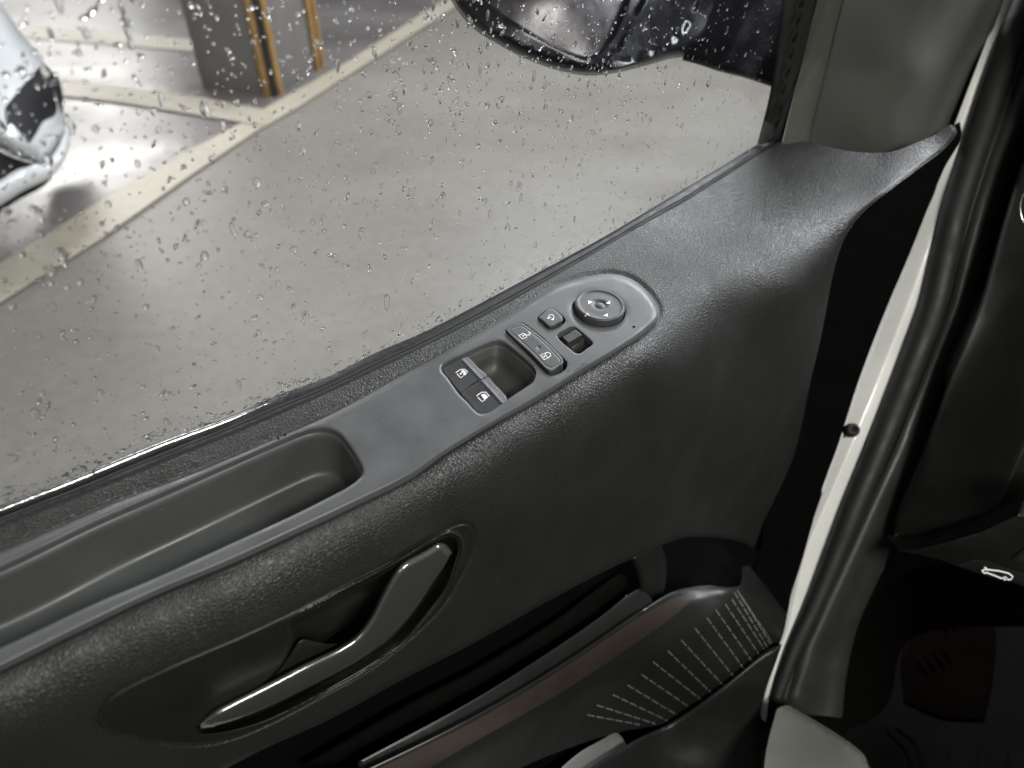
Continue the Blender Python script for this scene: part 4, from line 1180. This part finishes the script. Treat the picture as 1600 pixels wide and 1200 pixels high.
ftr = patch('foot_rest', fr_, foot, M['rust'], cb, step=10, rings=(2, 5, 9), back=0.02, relief=rnd(foot, 8, 0.006))
for a in [(1432, 1030), (1445, 1024), (1458, 1018), (1470, 1012), (1462, 962), (1476, 958), (1490, 954)]:
    tube('foot_rest_rib', px3([(a[0], a[1]), (a[0] + 9, a[1] + 12), (a[0] + 18, a[1] + 26)], lambda p: fr_(p) - 0.001), [0.0008, 0.0022, 0.0008], M['rust'], ftr, n=8)

# grey box lying in the lower pocket
gb = chain([(860, 1215), (905, 1176), (940, 1156), (962, 1145), (970, 1150), (979, 1170), (950, 1188), (900, 1222)], [(900, 1222), (880, 1260), (800, 1260)], step=6)
box = patch('plastic_box', lambda p: LO(p) + 0.012, gb, M['card'], None, step=8, rings=(1.5, 4), back=0.02, relief=rnd(gb, 5, 0.003))
box['label'] = 'light grey rounded plastic box poking out of the lower door pocket'
box['category'] = 'box'

# ---------------------------------------------------------------- rain on the outer face of the pane
rng = random.Random(7)


def drop_mesh(seed):
    r = random.Random(seed)
    n, V, Fc = 12, [], []
    asp = 1 + 1.6 * r.random() ** 2
    ph = [r.uniform(-1, 1) for _ in range(4)]
    prof = [(1.0, 0.0), (0.93, 0.085), (0.78, 0.18), (0.55, 0.26), (0.28, 0.30)]
    for k, (q, h) in enumerate(prof):
        for i in range(n):
            a = 2 * math.pi * i / n
            rad = q * (1 + 0.13 * ph[0] * math.cos(2 * a + ph[1] * 3) + 0.10 * ph[2] * math.cos(3 * a + ph[3] * 3))
            V.append((rad * math.cos(a), rad * math.sin(a) * asp - 0.15 * h, h))
    V.append((0, 0, 0.315))
    for k in range(len(prof) - 1):
        for i in range(n):
            j = (i + 1) % n
            Fc.append((k * n + i, k * n + j, (k + 1) * n + j, (k + 1) * n + i))
    t = len(V) - 1
    for i in range(n):
        Fc.append(((len(prof) - 1) * n + i, (len(prof) - 1) * n + (i + 1) % n, t))
    Fc.append(tuple(range(n))[::-1])
    return np.array(V), [tuple(f[::-1]) for f in Fc]


protos = [drop_mesh(i) for i in range(24)]
drops = []


def glass_uv(p):
    d = ray(p)
    k = (gA @ gnn) / (d @ gnn)
    X = d * k[:, None] - gA
    return X @ gdir, X @ gup


def add_drops(N, xlo, xhi, ylo, yhi, size, accept):
    for _ in range(N):
        x, y = rng.uniform(xlo, xhi), rng.uniform(ylo, yhi)
        gy = np.interp(x, gx_, gy_)
        if x > 1183: gy = 225 - (x - 1183) * 5
        if y > gy - 2 or rng.random() > accept(x, y): continue
        u, v = glass_uv([(x, y)])
        drops.append((float(u[0]), float(v[0]), size(), rng.uniform(0, 2 * math.pi)))


sm = lambda: 0.00028 + 0.00022 * rng.random()
md = lambda: 0.0006 + 0.0007 * rng.random() ** 2
lg = lambda: 0.0012 + 0.0010 * rng.random() ** 2
add_drops(7000, -60, 1235, -60, 800, sm, lambda x, y: 0.35 + 0.65 * math.exp(-((x - 930) / 300) ** 2 - ((y - 120) / 160) ** 2))
add_drops(2800, -60, 1235, -60, 800, md, lambda x, y: 0.25 + 0.75 * math.exp(-((x - 850) / 350) ** 2 - ((y - 60) / 160) ** 2))
add_drops(110, -60, 1235, -60, 800, lg, lambda x, y: 0.8)
for _ in range(620):      # drops gathered along the outer moulding
    x = rng.uniform(-80, 1180)
    y = np.interp(x, gx_, gy_) + rng.gauss(3, 6)
    u, v = glass_uv([(x, y)])
    drops.append((float(u[0]), float(v[0]), 0.00035 + 0.0009 * rng.random() ** 3, rng.uniform(0, 6.28)))
for x, y, r in [(572, 370, .0017), (680, 196, .0016), (412, 470, .0016), (638, 370, .0011), (678, 404, .0013), (678, 420, .0010), (410, 527, .0013), (464, 484, .0010), (575, 530, .0012), (575, 550, .0011), (600, 384, .0008), (820, 295, .0011), (858, 325, .0012), (726, 180, .0009),
                (415, 420, .0009), (770, 105, .0014), (648, 70, .0013), (632, 690, .001), (100, 408, .0017), (40, 404, .0013), (110, 455, .0012), (60, 655, .0017), (98, 10, .0012), (1065, 50, .0014), (930, 150, .0011)]:
    u, v = glass_uv([(x, y)])
    drops.append((float(u[0]), float(v[0]), r, rng.uniform(-0.6, 0.6)))
drops.sort(key=lambda d: -d[2])


def base3(u, v):
    return gA + gdir * u + gup * v + gnn * 0.0036


R3 = np.stack([gdir, gup, gnn], 1)
pm = []
for V, Fc in protos:
    me = bpy.data.meshes.new('raindrop')
    me.from_pydata((V @ R3.T).tolist(), [], Fc)
    me.polygons.foreach_set('use_smooth', [True] * (len(Fc) - 1) + [False])
    me.materials.append(M['water'])
    pm.append(me)
SV, SF = [], []
nb = 0
for k, (u, v, r, ang) in enumerate(drops):
    b3 = base3(u, v)
    if k < 290:
        o = bpy.data.objects.new('raindrop', pm[k % 24])
        C.objects.link(o)
        o.parent = glass
        o.location = b3 - WLOC['window_glass']
        o.scale = (r, r, r)
        if k % 3 == 1: o.rotation_mode = 'AXIS_ANGLE'; o.rotation_axis_angle = (0.5 * math.sin(ang), *gnn)
    else:
        V, Fc = protos[k % 24]
        ca, sa = math.cos(ang), math.sin(ang)
        W = V.copy(); W[:, 0] = V[:, 0] * ca - V[:, 1] * sa; W[:, 1] = V[:, 0] * sa + V[:, 1] * ca
        SV.append(b3 + (W * r) @ R3.T)
        SF += [tuple(i + nb for i in f) for f in Fc]
        nb += len(V)
link('fine_rain', np.vstack(SV), SF, M['water'], glass, kind='stuff')
